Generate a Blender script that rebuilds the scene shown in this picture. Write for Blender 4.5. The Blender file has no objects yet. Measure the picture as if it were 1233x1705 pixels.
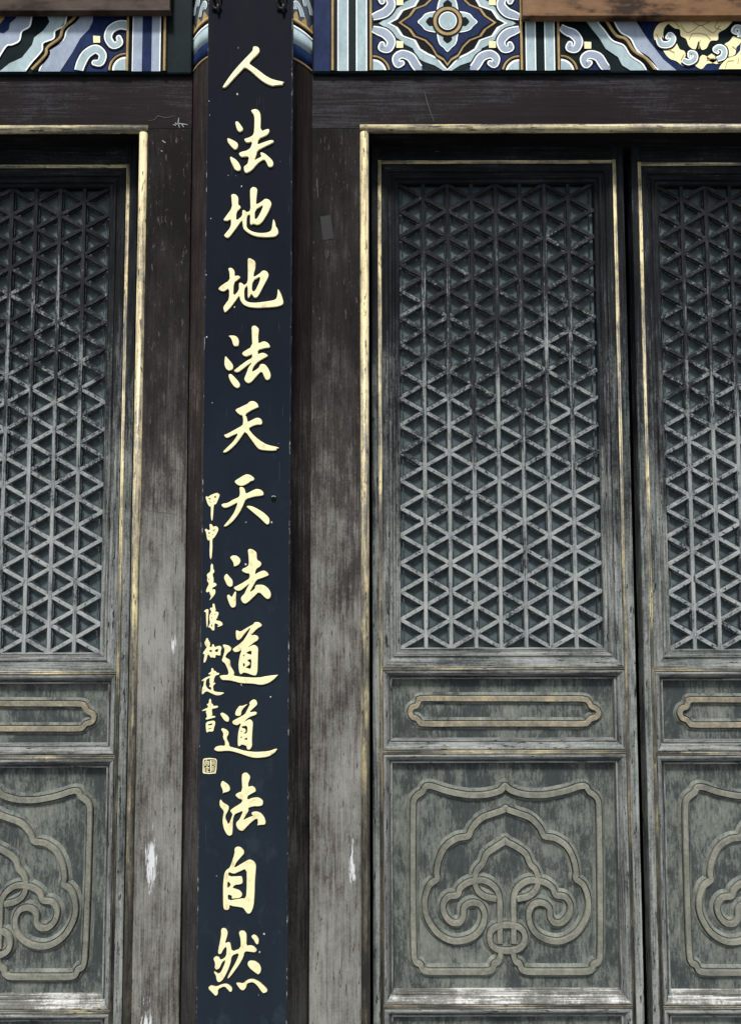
import bpy, bmesh, math, random
from mathutils import Vector, Matrix
from mathutils.geometry import tessellate_polygon
random.seed(7)

# ------------------------------------------------------------------ camera, world, sun, exposure
scene = bpy.context.scene
COL = scene.collection
CAM_D, CAM_Z, PITCH, ROLL = 2.2, 1.75, math.radians(3.73), math.radians(-0.115)
FPX = 1705 * 26 / 36
cam_data = bpy.data.cameras.new('camera')
cam_data.sensor_fit = 'VERTICAL'
cam_data.sensor_height = 36
cam_data.lens = 26
cam_data.clip_end = 2000
cam_data.clip_start = 0.05
cam = bpy.data.objects.new('camera', cam_data)
COL.objects.link(cam)
CAMLOC = Vector((0, -CAM_D, CAM_Z))
CAMR = (Matrix.Rotation(math.pi / 2 + PITCH, 3, 'X') @ Matrix.Rotation(ROLL, 3, 'Z'))
cam.matrix_world = Matrix.Translation(CAMLOC) @ CAMR.to_4x4()
scene.camera = cam

world = bpy.data.worlds.new('World')
scene.world = world
world.use_nodes = True
wn = world.node_tree
wn.nodes.clear()
sky = wn.nodes.new('ShaderNodeTexSky')
sky.sky_type = 'NISHITA'
sky.sun_disc = False
sky.sun_elevation = math.radians(53)
sky.sun_rotation = math.radians(187)
sky.air_density = 1.0
sky.dust_density = 2.5
bg = wn.nodes.new('ShaderNodeBackground')
bg.inputs['Strength'].default_value = 0.05
wo = wn.nodes.new('ShaderNodeOutputWorld')
wn.links.new(sky.outputs[0], bg.inputs[0])
wn.links.new(bg.outputs[0], wo.inputs[0])

sun_d = bpy.data.lights.new('sun', 'SUN')
sun_d.energy = 1.5
sun_d.angle = math.radians(10)
sun_d.color = (1.0, 0.985, 0.955)
sun = bpy.data.objects.new('sun', sun_d)
COL.objects.link(sun)
sdir = Vector((-0.12, -1.0, 1.32)).normalized()
sun.rotation_euler = sdir.to_track_quat('Z', 'Y').to_euler()
sun.location = (0, -6, 9)

vs = scene.view_settings
vs.view_transform = 'Standard'
vs.look = 'None'
vs.exposure = 1.45
vs.gamma = 1.0
vs.use_curve_mapping = False

# ------------------------------------------------------------------ helpers
def ray(px, py):
    d = Vector(((px - 616.5) / FPX, (852.5 - py) / FPX, -1.0))
    return CAMR @ d

def P(px, py, Y):
    """world point on the plane y = Y that a measured photo position belongs to"""
    d = ray(px, py)
    return CAMLOC + d * ((Y + CAM_D) / d.y)

def tag(o, label=None, cat=None, group=None, kind=None):
    if label: o['label'] = label
    if cat: o['category'] = cat
    if group: o['group'] = group
    if kind: o['kind'] = kind
    return o

def empty(name, loc):
    o = bpy.data.objects.new(name, None)
    o.empty_display_size = 0.1
    o.location = loc
    COL.objects.link(o)
    return o

def origin(o):
    v = Vector((0, 0, 0))
    while o is not None:
        v += o.location
        o = o.parent
    return v

class Piece:
    """collects geometry in world coordinates, then links it as ONE mesh object"""
    def __init__(s):
        s.v, s.f, s.m, s.mats = [], [], [], []
    def mi(s, mat):
        if mat not in s.mats: s.mats.append(mat)
        return s.mats.index(mat)
    def add(s, verts, faces, mat):
        b = len(s.v); i = s.mi(mat)
        s.v += [tuple(v) for v in verts]
        for f in faces:
            s.f.append([b + k for k in f]); s.m.append(i)
        return s
    def box(s, x0, x1, y0, y1, z0, z1, mat, bev=0.0):
        if bev <= 0:
            v = [(x, y, z) for x in (x0, x1) for y in (y0, y1) for z in (z0, z1)]
            f = [(0, 1, 3, 2), (4, 6, 7, 5), (0, 4, 5, 1), (2, 3, 7, 6), (0, 2, 6, 4), (1, 5, 7, 3)]
            return s.add(v, f, mat)
        bm = bmesh.new()
        bmesh.ops.create_cube(bm, size=1)
        for v in bm.verts:
            v.co = Vector(((x0 + x1) / 2 + v.co.x * (x1 - x0), (y0 + y1) / 2 + v.co.y * (y1 - y0), (z0 + z1) / 2 + v.co.z * (z1 - z0)))
        bmesh.ops.bevel(bm, geom=bm.edges[:], offset=bev, segments=2, affect='EDGES', profile=0.6)
        bm.verts.index_update()
        s.add([v.co.copy() for v in bm.verts], [[v.index for v in f.verts] for f in bm.faces], mat)
        bm.free()
        return s
    def build(s, name, parent=None, smooth=False, loc=None):
        me = bpy.data.meshes.new(name)
        off = origin(parent) if parent else (Vector(loc) if loc else Vector((0, 0, 0)))
        me.from_pydata([(v[0] - off.x, v[1] - off.y, v[2] - off.z) for v in s.v], [], s.f)
        for m in s.mats: me.materials.append(m)
        me.polygons.foreach_set('material_index', s.m)
        if smooth: me.polygons.foreach_set('use_smooth', [True] * len(s.f))
        me.update()
        bm = bmesh.new(); bm.from_mesh(me)
        bmesh.ops.recalc_face_normals(bm, faces=bm.faces[:])
        bm.to_mesh(me); bm.free()
        o = bpy.data.objects.new(name, me)
        COL.objects.link(o)
        if parent: o.parent = parent
        elif loc: o.location = loc
        return o

def catmull(pts, n=6, closed=False):
    out = []; N = len(pts)
    rng = N if closed else N - 1
    for i in range(rng):
        def g(k):
            return pts[k % N] if closed else pts[max(0, min(N - 1, k))]
        p0, p1, p2, p3 = g(i - 1), g(i), g(i + 1), g(i + 2)
        for j in range(n):
            t = j / n
            out.append(tuple(0.5 * (2 * b + (c - a) * t + (2 * a - 5 * b + 4 * c - d) * t * t + (3 * b - a - 3 * c + d) * t ** 3)
                             for a, b, c, d in zip(p0, p1, p2, p3)))
    if not closed: out.append(tuple(pts[-1]))
    return out

class Plane:
    """a flat face: point o, unit axes ux (right), uz (up), n (towards the courtyard)"""
    def __init__(s, o, ux, uz):
        s.o, s.ux, s.uz = Vector(o), Vector(ux).normalized(), Vector(uz).normalized()
        s.n = s.ux.cross(s.uz).normalized()
        if s.n.y > 0: s.n = -s.n
    def ab(s, px, py):
        d = ray(px, py)
        t = (s.o - CAMLOC).dot(s.n) / d.dot(s.n)
        p = CAMLOC + d * t - s.o
        return (p.dot(s.ux), p.dot(s.uz))
    def w(s, a, b, h=0.0):
        return s.o + s.ux * a + s.uz * b + s.n * h

def ribbon(pc, plane, pts, width, prof, mat, closed=False, cap=True):
    """band along pts (plane coords) with cross section prof [(side -1..1, height)]"""
    n = len(pts); K = len(prof)
    ws = width if isinstance(width, (list, tuple)) else [width] * n
    vs_ = []
    for i in range(n):
        a = pts[(i - 1) % n] if (closed or i > 0) else pts[i]
        b = pts[(i + 1) % n] if (closed or i < n - 1) else pts[i]
        tx, tz = b[0] - a[0], b[1] - a[1]
        L = math.hypot(tx, tz) or 1
        nx, nz = -tz / L, tx / L
        for (sd, h) in prof:
            vs_.append(plane.w(pts[i][0] + nx * sd * ws[i] / 2, pts[i][1] + nz * sd * ws[i] / 2, h))
    fs = []
    for i in range(n if closed else n - 1):
        j = (i + 1) % n
        for k in range(K - 1):
            fs.append((i * K + k, i * K + k + 1, j * K + k + 1, j * K + k))
    if cap and not closed and K > 2:
        fs.append(tuple(range(K))); fs.append(tuple((n - 1) * K + k for k in range(K)))
    pc.add(vs_, fs, mat)

def poly(pc, plane, pts, h, mat):
    tri = tessellate_polygon([[Vector((p[0], p[1], 0)) for p in pts]])
    pc.add([plane.w(p[0], p[1], h) for p in pts], [tuple(t) for t in tri], mat)

# ------------------------------------------------------------------ materials
class NT:
    def __init__(s, name):
        s.mat = bpy.data.materials.new(name)
        s.mat.use_nodes = True
        s.t = s.mat.node_tree
        s.b = s.t.nodes['Principled BSDF']
    def n(s, typ, **kw):
        nd = s.t.nodes.new(typ)
        for k, v in kw.items(): setattr(nd, k, v)
        return nd
    def l(s, a, b): s.t.links.new(a, b)
    def val(s, sock, v):
        if hasattr(v, 'is_linked') or hasattr(v, 'links'): s.l(v, sock)
        else: sock.default_value = v
    def math(s, op, a, b=0.0, clamp=False):
        nd = s.n('ShaderNodeMath', operation=op, use_clamp=clamp)
        s.val(nd.inputs[0], a); s.val(nd.inputs[1], b)
        return nd.outputs[0]
    def pos(s):
        if not hasattr(s, '_p'): s._p = s.n('ShaderNodeNewGeometry').outputs['Position']
        return s._p
    def sep(s):
        if not hasattr(s, '_s'):
            nd = s.n('ShaderNodeSeparateXYZ'); s.l(s.pos(), nd.inputs[0]); s._s = nd.outputs
        return s._s
    def noise(s, scale3, detail=6, rough=0.6, off=(0, 0, 0), dist=0.0):
        mp = s.n('ShaderNodeMapping')
        mp.inputs['Scale'].default_value = scale3
        mp.inputs['Location'].default_value = off
        s.l(s.pos(), mp.inputs[0])
        nz = s.n('ShaderNodeTexNoise')
        nz.inputs['Scale'].default_value = 1.0
        nz.inputs['Detail'].default_value = detail
        nz.inputs['Roughness'].default_value = rough
        nz.inputs['Distortion'].default_value = dist
        s.l(mp.outputs[0], nz.inputs['Vector'])
        return nz.outputs['Fac']
    def ramp(s, fac, stops, interp='LINEAR'):
        r = s.n('ShaderNodeValToRGB')
        r.color_ramp.interpolation = interp
        e = r.color_ramp.elements
        while len(e) < len(stops): e.new(0.5)
        for el, (p, c) in zip(e, stops):
            el.position = p
            el.color = (c, c, c, 1) if isinstance(c, (int, float)) else (*c, 1)
        s.l(fac, r.inputs[0])
        return r.outputs['Color']
    def mix(s, fac, a, b):
        m = s.n('ShaderNodeMix', data_type='RGBA')
        s.val(m.inputs[0], fac)
        for i, c in ((6, a), (7, b)):
            if isinstance(c, tuple): m.inputs[i].default_value = (*c, 1)
            else: s.l(c, m.inputs[i])
        return m.outputs[2]
    def maprange(s, v, a, b, c=0.0, d=1.0):
        m = s.n('ShaderNodeMapRange')
        s.l(v, m.inputs[0])
        for i, x in enumerate((a, b, c, d)): m.inputs[i + 1].default_value = x
        return m.outputs[0]
    def finish(s, color, rough=0.6, height=None, bump=0.3, dist=0.002, spec=0.4, metallic=0.0):
        s.val(s.b.inputs['Base Color'], (*color, 1) if isinstance(color, tuple) else color)
        s.val(s.b.inputs['Roughness'], rough)
        s.b.inputs['Specular IOR Level'].default_value = spec
        s.b.inputs['Metallic'].default_value = metallic
        if height is not None:
            bp = s.n('ShaderNodeBump')
            bp.inputs['Strength'].default_value = bump
            bp.inputs['Distance'].default_value = dist
            s.l(height, bp.inputs['Height'])
            s.l(bp.outputs[0], s.b.inputs['Normal'])
        return s.mat

def weathered(name, stops, ztop, zbot, axis='v', amp=0.9, grain=0.5, pscale=5.0, chip=None, chip_t=0.66, rough=0.7, bump=0.35, hmin=0.0, hmax=1.0, off=0.0, stains=(), chip2=None, chip2_t=0.7, spec=0.035, fine=1.0):
    """old paint bleached and worn towards the weather side, streaked along the grain"""
    t = NT(name)
    st = 0.12
    g3 = {'v': (95, 95, 95 * 0.045), 'h': (95 * 0.045, 95, 95), 'n': (60, 60, 60), 'p': (110, 110, 26)}[axis]
    p3 = {'v': (pscale * 2.2, pscale, pscale * 0.8), 'h': (pscale * 0.8, pscale, pscale * 2.2), 'n': (pscale * 1.5, pscale, pscale * 1.2), 'p': (pscale * 1.7, pscale, pscale)}[axis]
    c3 = {'v': (110, 110, 20), 'h': (20, 110, 110), 'n': (75, 75, 62), 'p': (90, 90, 40)}[axis]
    gr = t.noise(g3, 7, 0.65, (off, 0, off))
    pt = t.noise(p3, 7, 0.62, (off * 1.7, 1.3, off))
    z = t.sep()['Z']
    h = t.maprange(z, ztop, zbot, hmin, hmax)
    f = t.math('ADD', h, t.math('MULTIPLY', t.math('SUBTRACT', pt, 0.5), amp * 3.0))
    f = t.math('ADD', f, t.math('MULTIPLY', t.math('SUBTRACT', gr, 0.5), grain * 3.2))
    s3 = {'v': (210, 210, 6), 'h': (6, 210, 210), 'n': (170, 170, 150), 'p': (190, 190, 36)}[axis]
    sc_ = t.noise(s3, 3, 0.75, (off, 3, off * 2))
    f = t.math('ADD', f, t.math('MULTIPLY', t.math('SUBTRACT', sc_, 0.5), fine))
    iso = t.noise((150, 150, 130), 4, 0.7, (off + 2, 1, 3))
    f = t.math('ADD', f, t.math('MULTIPLY', t.math('SUBTRACT', iso, 0.5), fine * 0.55))
    md = t.noise((pscale * 6, pscale * 6, pscale * 4), 5, 0.7, (off * 2.3, 4.4, 1 + off))
    f = t.math('ADD', f, t.math('MULTIPLY', t.math('SUBTRACT', md, 0.5), amp * 1.3))
    col = t.ramp(f, stops)
    ch = t.noise(c3, 5, 0.7, (off + 4.1, 2.2, 7.7))
    hh = t.math('MULTIPLY', gr, 0.6)
    if chip:
        m = t.ramp(ch, [(chip_t, 0.0), (chip_t + 0.03, 1.0)])
        col = t.mix(m, col, chip)
        hh = t.math('SUBTRACT', hh, t.math('MULTIPLY', m, 0.7))
    if chip2:
        ch2 = t.noise(c3, 6, 0.72, (off + 9.1, 5.2, 1.7))
        m = t.ramp(ch2, [(chip2_t, 0.0), (chip2_t + 0.03, 1.0)])
        col = t.mix(m, col, chip2)
    for (cx, cz, rx, rz, th) in stains:
        mp = t.n('ShaderNodeMapping')
        mp.inputs['Location'].default_value = (-cx / rx, 0, -cz / rz)
        mp.inputs['Scale'].default_value = (1 / rx, 0, 1 / rz)
        t.l(t.pos(), mp.inputs[0])
        ln = t.n('ShaderNodeVectorMath', operation='LENGTH')
        t.l(mp.outputs[0], ln.inputs[0])
        k = t.maprange(ln.outputs['Value'], 0.0, 1.0, 0.34, -0.25)
        q = t.noise((170, 60, 17), 6, 0.75, (cx * 9, 0, cz * 7))
        m = t.ramp(t.math('ADD', k, q), [(th, 0.0), (th + 0.05, 1.0)])
        col = t.mix(t.math('MULTIPLY', m, 0.85), col, (0.62, 0.65, 0.65))
    return t.finish(col, rough, hh, bump, 0.003, spec)

def paint(name, col, var=0.35, rough=0.55, wear=None, wear_t=0.7):
    t = NT(name)
    a = t.noise((26, 26, 14), 6, 0.65)
    b = t.noise((140, 140, 60), 4, 0.6)
    f = t.math('ADD', t.math('MULTIPLY', a, 0.7), t.math('MULTIPLY', b, 0.3))
    lo = tuple(c * (1 - var) for c in col); hi = tuple(min(1, c * (1 + var)) for c in col)
    c = t.ramp(f, [(0.3, lo), (0.7, hi)])
    if wear:
        w = t.noise((70, 70, 35), 6, 0.75, (3, 1, 8))
        c = t.mix(t.ramp(w, [(wear_t, 0.0), (wear_t + 0.03, 1.0)]), c, wear)
    return t.finish(c, rough, b, 0.2, 0.001, 0.04)

BR_D, BR_M = (0.0105, 0.0088, 0.0088), (0.052, 0.047, 0.043)
GREYB, GREYL = (0.140, 0.137, 0.122), (0.24, 0.238, 0.216)
M_JAMB_L = weathered('weathered_jamb_paint', [(0.0, BR_D), (0.33, (0.024, 0.0212, 0.0212)), (0.55, BR_M), (0.74, GREYB), (1.0, GREYL)], 2.72, 1.6, 'v', 0.42, 0.16, 3.2, hmin=0.16, hmax=0.78, chip2=(0.4, 0.42, 0.42), chip2_t=0.73, fine=0.7, chip=(0.07, 0.062, 0.054), chip_t=0.61,
                     stains=[(-0.635, 0.88, 0.055, 0.26, 0.70), (-0.64, 0.40, 0.075, 0.25, 0.685), (-0.70, 0.9, 0.02, 0.25, 0.72), (-0.58, 1.5, 0.025, 0.1, 0.72)])
M_JAMB_R = weathered('weathered_jamb_paint_brown', [(0.0, BR_D), (0.33, (0.022, 0.0192, 0.0192)), (0.55, BR_M), (0.74, GREYB), (1.0, GREYL)], 2.62, 1.6, 'v', 0.42, 0.16, 3.2, hmin=0.16, hmax=0.78, chip2=(0.4, 0.42, 0.42), chip2_t=0.735, fine=0.7, chip=(0.066, 0.058, 0.051), chip_t=0.61, off=3.3,
                     stains=[(-0.055, 0.88, 0.03, 0.22, 0.71)])
M_LINTEL = weathered('dark_lintel_paint', [(0.0, (0.0095, 0.0076, 0.008)), (0.45, (0.0145, 0.0118, 0.0125)), (0.6, (0.029, 0.0285, 0.031)), (1.0, (0.05, 0.05, 0.054))], 4, 0, 'h', 0.4, 0.22, 1.6, hmin=0.38, hmax=0.54, rough=0.55, bump=0.2, chip2=(0.12, 0.125, 0.13), chip2_t=0.72)
M_COLUMN = weathered('column_paint', [(0.0, (0.012, 0.009, 0.009)), (0.40, (0.026, 0.0215, 0.019)), (0.62, (0.066, 0.059, 0.052)), (1.0, (0.15, 0.145, 0.13))], 2.7, 0.7, 'v', 0.4, 0.25, 3.0, hmin=0.12, hmax=0.72, off=8.8)
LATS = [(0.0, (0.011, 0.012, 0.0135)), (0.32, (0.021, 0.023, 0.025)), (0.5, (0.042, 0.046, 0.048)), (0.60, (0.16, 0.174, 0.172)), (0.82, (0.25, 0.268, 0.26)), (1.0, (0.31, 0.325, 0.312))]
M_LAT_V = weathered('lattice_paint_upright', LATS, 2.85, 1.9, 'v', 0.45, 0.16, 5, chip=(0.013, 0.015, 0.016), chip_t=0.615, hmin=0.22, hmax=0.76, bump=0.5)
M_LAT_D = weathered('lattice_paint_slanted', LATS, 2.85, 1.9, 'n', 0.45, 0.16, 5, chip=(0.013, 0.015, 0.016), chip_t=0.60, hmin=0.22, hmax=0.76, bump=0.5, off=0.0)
M_FRET = weathered('shaded_fretwork_paint', [(0.0, (0.012, 0.013, 0.014)), (0.5, (0.035, 0.039, 0.041)), (1.0, (0.10, 0.108, 0.106))], 2.85, 1.95, 'n', 0.4, 0.2, 8, hmin=0.15, hmax=0.6)  # darker than the bars: the shade beneath them is put into this colour
M_BACK = weathered('lattice_backing_paint', [(0.0, (0.048, 0.063, 0.068)), (0.5, (0.08, 0.105, 0.11)), (1.0, (0.125, 0.16, 0.16))], 3.2, 0, 'n', 0.6, 0.1, 7, hmin=0.45, hmax=0.5, bump=0.1, rough=0.6)
FRS = [(0.0, (0.0085, 0.0095, 0.0105)), (0.35, (0.021, 0.0235, 0.025)), (0.58, (0.082, 0.091, 0.086)), (0.78, (0.175, 0.186, 0.172)), (1.0, (0.28, 0.288, 0.264))]
M_FR_V = weathered('door_frame_paint_upright', FRS, 2.75, 1.6, 'v', 0.35, 0.3, 5, chip=(0.018, 0.02, 0.021), chip_t=0.60, chip2=(0.30, 0.21, 0.11), chip2_t=0.735, hmin=0.12, hmax=0.76, bump=0.6, off=1.1)
M_FR_H = weathered('door_frame_paint_level', FRS, 2.75, 1.6, 'h', 0.35, 0.3, 5, chip=(0.022, 0.023, 0.023), chip_t=0.61, hmin=0.12, hmax=0.74, bump=0.6, off=2.1, chip2=(0.5, 0.5, 0.47), chip2_t=0.70)
M_FR_WHITE = weathered('door_moulding_white_worn', [(0.0, (0.05, 0.05, 0.048)), (0.4, (0.14, 0.14, 0.125)), (0.55, (0.24, 0.24, 0.22)), (0.64, (0.48, 0.48, 0.455)), (1.0, (0.6, 0.6, 0.575))], 4, 0, 'h', 0.4, 0.3, 6, hmin=0.36, hmax=0.5, bump=0.7, off=5.2, chip=(0.05, 0.05, 0.045), chip_t=0.66)
PNS = [(0.0, (0.03, 0.036, 0.0355)), (0.38, (0.046, 0.054, 0.0525)), (0.47, (0.064, 0.073, 0.068)), (0.55, (0.108, 0.120, 0.106)), (0.75, (0.165, 0.178, 0.152)), (1.0, (0.25, 0.26, 0.218))]
M_PANEL = weathered('door_panel_paint', PNS, 1.9, 0.3, 'p', 0.40, 0.14, 4.6, hmin=0.45, hmax=0.54, bump=0.35, off=6.0, rough=0.65, fine=0.6)
M_HALO = weathered('rubbed_panel_paint', PNS, 1.9, 0.3, 'p', 0.42, 0.12, 5.4, hmin=0.6, hmax=0.66, bump=0.35, off=2.0, rough=0.65, fine=0.6)
M_RELIEF = weathered('relief_band_paint', [(0.0, (0.095, 0.097, 0.08)), (0.5, (0.165, 0.166, 0.136)), (1.0, (0.25, 0.245, 0.198))], 3, 0, 'n', 0.6, 0.3, 8, hmin=0.45, hmax=0.55, bump=0.2, off=2.0)
M_CARTO = weathered('cartouche_band_gilt', [(0.0, (0.12, 0.112, 0.085)), (0.5, (0.215, 0.195, 0.145)), (1.0, (0.40, 0.32, 0.2))], 3, 0, 'n', 0.6, 0.3, 9, hmin=0.45, hmax=0.5, bump=0.2, off=5.0)
GOLDS = [(0.0, (0.05, 0.046, 0.036)), (0.3, (0.125, 0.116, 0.09)), (0.5, (0.22, 0.195, 0.138)), (0.75, (0.46, 0.39, 0.215)), (1.0, (0.64, 0.56, 0.33))]
def gold(name, axis, hmin, hmax, off):
    return weathered(name, GOLDS, 0.6, 2.7, axis, 0.6, 0.62, 7, hmin=hmin, hmax=hmax, rough=0.42, bump=0.35, off=off, spec=0.5, chip=(0.05, 0.043, 0.03), chip_t=0.60)
M_GOLD_V = gold('worn_gilt_upright', 'v', 0.26, 0.68, 0.4)
M_GOLD_H = gold('worn_gilt_level', 'h', 0.32, 0.62, 2.4)
M_GOLD_J = gold('faded_gilt_jamb_bead', 'v', 0.2, 0.78, 5.4)
M_DARKIN = paint('shaded_timber', (0.01, 0.01, 0.0105), 0.3, 0.7)

C_BLK, C_GRN = (0.004, 0.0045, 0.005), (0.005, 0.011, 0.0125)
M_PBLK = paint('ink_black_paint', C_BLK, 0.3)
M_PGRN = paint('dark_green_paint', C_GRN, 0.4, 0.5)
M_PBLU = paint('ultramarine_paint', (0.011, 0.021, 0.066), 0.5, 0.55, (0.12, 0.16, 0.24), 0.72)
M_PTEAL = paint('pale_teal_paint', (0.33, 0.425, 0.44), 0.28, 0.6, (0.15, 0.2, 0.2), 0.69)
M_PLAV = paint('pale_lavender_paint', (0.285, 0.335, 0.405), 0.25, 0.6, (0.16, 0.18, 0.23), 0.69)
M_PWHT = paint('white_line_paint', (0.84, 0.87, 0.86), 0.12, 0.6)
M_PGLD = paint('raised_gold_line', (0.33, 0.235, 0.105), 0.4, 0.45, (0.1, 0.06, 0.03), 0.68)
M_PCRM = paint('gold_leaf_cream', (0.88, 0.77, 0.43), 0.15, 0.45)
M_PSEP = paint('sepia_line_paint', (0.42, 0.29, 0.12), 0.2)

t = NT('navy_lacquer')
z = t.sep()['Z']
pn = t.noise((9, 9, 4), 6, 0.6)
gr = t.noise((160, 160, 5), 5, 0.6)
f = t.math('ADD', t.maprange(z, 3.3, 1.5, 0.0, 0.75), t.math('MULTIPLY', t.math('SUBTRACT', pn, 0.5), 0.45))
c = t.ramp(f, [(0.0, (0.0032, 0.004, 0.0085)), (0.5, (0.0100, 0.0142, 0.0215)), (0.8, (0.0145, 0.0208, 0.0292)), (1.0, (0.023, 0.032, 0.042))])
sc = t.ramp(t.noise((230, 230, 9), 3, 0.5, (5, 0, 2)), [(0.70, 0.0), (0.76, 0.35)])
c = t.mix(sc, c, (0.07, 0.085, 0.1))
fl = t.ramp(t.noise((75, 75, 60), 2, 0.5, (1, 7, 3)), [(0.765, 0.0), (0.775, 1.0)])
c = t.mix(fl, c, (0.45, 0.47, 0.47))
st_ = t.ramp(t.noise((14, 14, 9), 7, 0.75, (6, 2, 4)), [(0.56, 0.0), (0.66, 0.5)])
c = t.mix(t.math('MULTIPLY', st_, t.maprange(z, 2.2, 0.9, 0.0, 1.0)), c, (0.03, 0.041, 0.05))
M_BOARD = t.finish(c, t.maprange(pn, 0.3, 0.7, 0.45, 0.62), gr, 0.12, 0.001, 0.03)
t = NT('chipped_board_edge')
f = t.ramp(t.noise((60, 60, 26), 5, 0.7), [(0.57, 0.0), (0.62, 1.0)])
M_BEDGE = t.finish(t.mix(f, (0.014, 0.016, 0.02), (0.42, 0.42, 0.4)), 0.7)
t = NT('carved_gold_lettering')
f = t.noise((60, 60, 40), 5, 0.65)
c = t.ramp(f, [(0.3, (0.82, 0.76, 0.46)), (0.56, (0.80, 0.72, 0.41)), (0.72, (0.56, 0.42, 0.22))])
M_CHAR = t.finish(c, 0.42, f, 0.25, 0.0015, 0.4)
t = NT('carved_gold_edge')
f = t.noise((70, 70, 60), 4, 0.6)
M_CHARE = t.finish(t.ramp(f, [(0.35, (0.85, 0.76, 0.44)), (0.7, (0.4, 0.26, 0.1))]), 0.5)
t = NT('old_iron')
M_IRON = t.finish(t.ramp(t.noise((90, 90, 90), 5), [(0.3, (0.012, 0.012, 0.012)), (0.75, (0.06, 0.05, 0.04))]), 0.5, None, metallic=0.6)
def plaque_mat(name, a, b, cc):
    t = NT(name)
    g = t.noise((7, 60, 55), 6, 0.6); p = t.noise((9, 9, 16), 6, 0.65, (2, 2, 5))
    f = t.math('ADD', t.math('MULTIPLY', p, 0.75), t.math('MULTIPLY', g, 0.25))
    return t.finish(t.ramp(f, [(0.4, a), (0.5, b), (0.66, cc)]), 0.6, g, 0.3, 0.001, 0.08)
M_PLQ_L = plaque_mat('dull_brown_wood', (0.022, 0.013, 0.01), (0.052, 0.036, 0.027), (0.085, 0.062, 0.048))
M_PLQ_R = plaque_mat('orange_brown_wood', (0.03, 0.018, 0.012), (0.15, 0.082, 0.04), (0.21, 0.122, 0.064))
t = NT('courtyard_paving')
br = t.n('ShaderNodeTexBrick')
mp = t.n('ShaderNodeMapping'); mp.inputs['Scale'].default_value = (1.2, 1.2, 1.2)
t.l(t.pos(), mp.inputs[0]); t.l(mp.outputs[0], br.inputs['Vector'])
br.inputs['Color1'].default_value = (0.22, 0.22, 0.21, 1); br.inputs['Color2'].default_value = (0.17, 0.17, 0.165, 1); br.inputs['Mortar'].default_value = (0.08, 0.08, 0.08, 1)
br.inputs['Mortar Size'].default_value = 0.008
M_GROUND = t.finish(br.outputs['Color'], 0.85)
t = NT('clear_tape')
M_TAPE = t.finish((0.03, 0.029, 0.029), 0.35, None, spec=0.1)

# ------------------------------------------------------------------ large structure
pc = Piece()
pc.add([(-400, -400, 0), (400, -400, 0), (400, 400, 0), (-400, 400, 0)], [(0, 1, 2, 3)], M_GROUND)
tag(pc.build('ground'), 'grey stone paving before the temple hall', 'ground', kind='structure')
pc = Piece()
pc.box(-3.2, 3.4, 0.30, 0.42, 0, 4.6, M_DARKIN)
tag(pc.build('wall'), 'dark timber wall behind the doors', 'wall', kind='structure')

YL = 0.0                       # front of lintels and jambs
YD = 0.10                      # front of door leaves
def X(px, py, Y): return P(px, py, Y).x
def Zp(px, py, Y): return P(px, py, Y).z

z_lin_top = Zp(420, 126, YL)
z_lin_bot = Zp(600, 214, YL)
x_lj0, x_lj1 = X(239, 230, YL), X(319, 230, YL)          # left jamb: bead centre .. column
x_rj0, x_rj1 = X(519, 230, YL), X(606, 230, YL)
col_x = (x_lj1 + x_rj0) / 2
half = (x_rj0 - x_lj1) / 2
COL_R = half * 1.14
COL_Y = math.sqrt(COL_R ** 2 - half ** 2) + 0.012
print('jambs', x_lj0, x_lj1, x_rj0, x_rj1, 'col', col_x, COL_R, COL_Y, 'zlin', z_lin_top, z_lin_bot)

def halfround(pc, axis, a0, a1, c, w, yfront, depth, mat, n=8):
    """half-round bead. axis 'v': along z from a0 to a1 centred on x=c ; 'h': along x centred on z=c"""
    sec = []
    for i in range(n + 1):
        an = math.pi * i / n
        sec.append((-math.cos(an) * w / 2, yfront - math.sin(an) * depth))
    vs_ = []
    for a in (a0, a1):
        for (s_, y) in sec:
            vs_.append((c + s_, y, a) if axis == 'v' else (a, y, c + s_))
    K = n + 1
    fs = [(k, k + 1, K + k + 1, K + k) for k in range(n)] + [tuple(range(K)), tuple(range(K, 2 * K))]
    pc.add(vs_, fs, mat)

def bead2(pc, axis, a0, a1, c, w, yf, mat):
    """double-reeded gilt bead"""
    sec = []
    for k in (-1, 1):
        for i in range(5):
            an = math.pi * i / 4
            sec.append((k * w * 0.25 - math.cos(an) * w * 0.24, yf - math.sin(an) * w * 0.3))
    K = len(sec); vs_ = []
    for a in (a0, a1):
        for (s_, y) in sec:
            vs_.append((c + s_, y, a) if axis == 'v' else (a, y, c + s_))
    fs = [(k, k + 1, K + k + 1, K + k) for k in range(K - 1)] + [tuple(range(K)), tuple(range(K, 2 * K))]
    pc.add(vs_, fs, mat)

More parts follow.
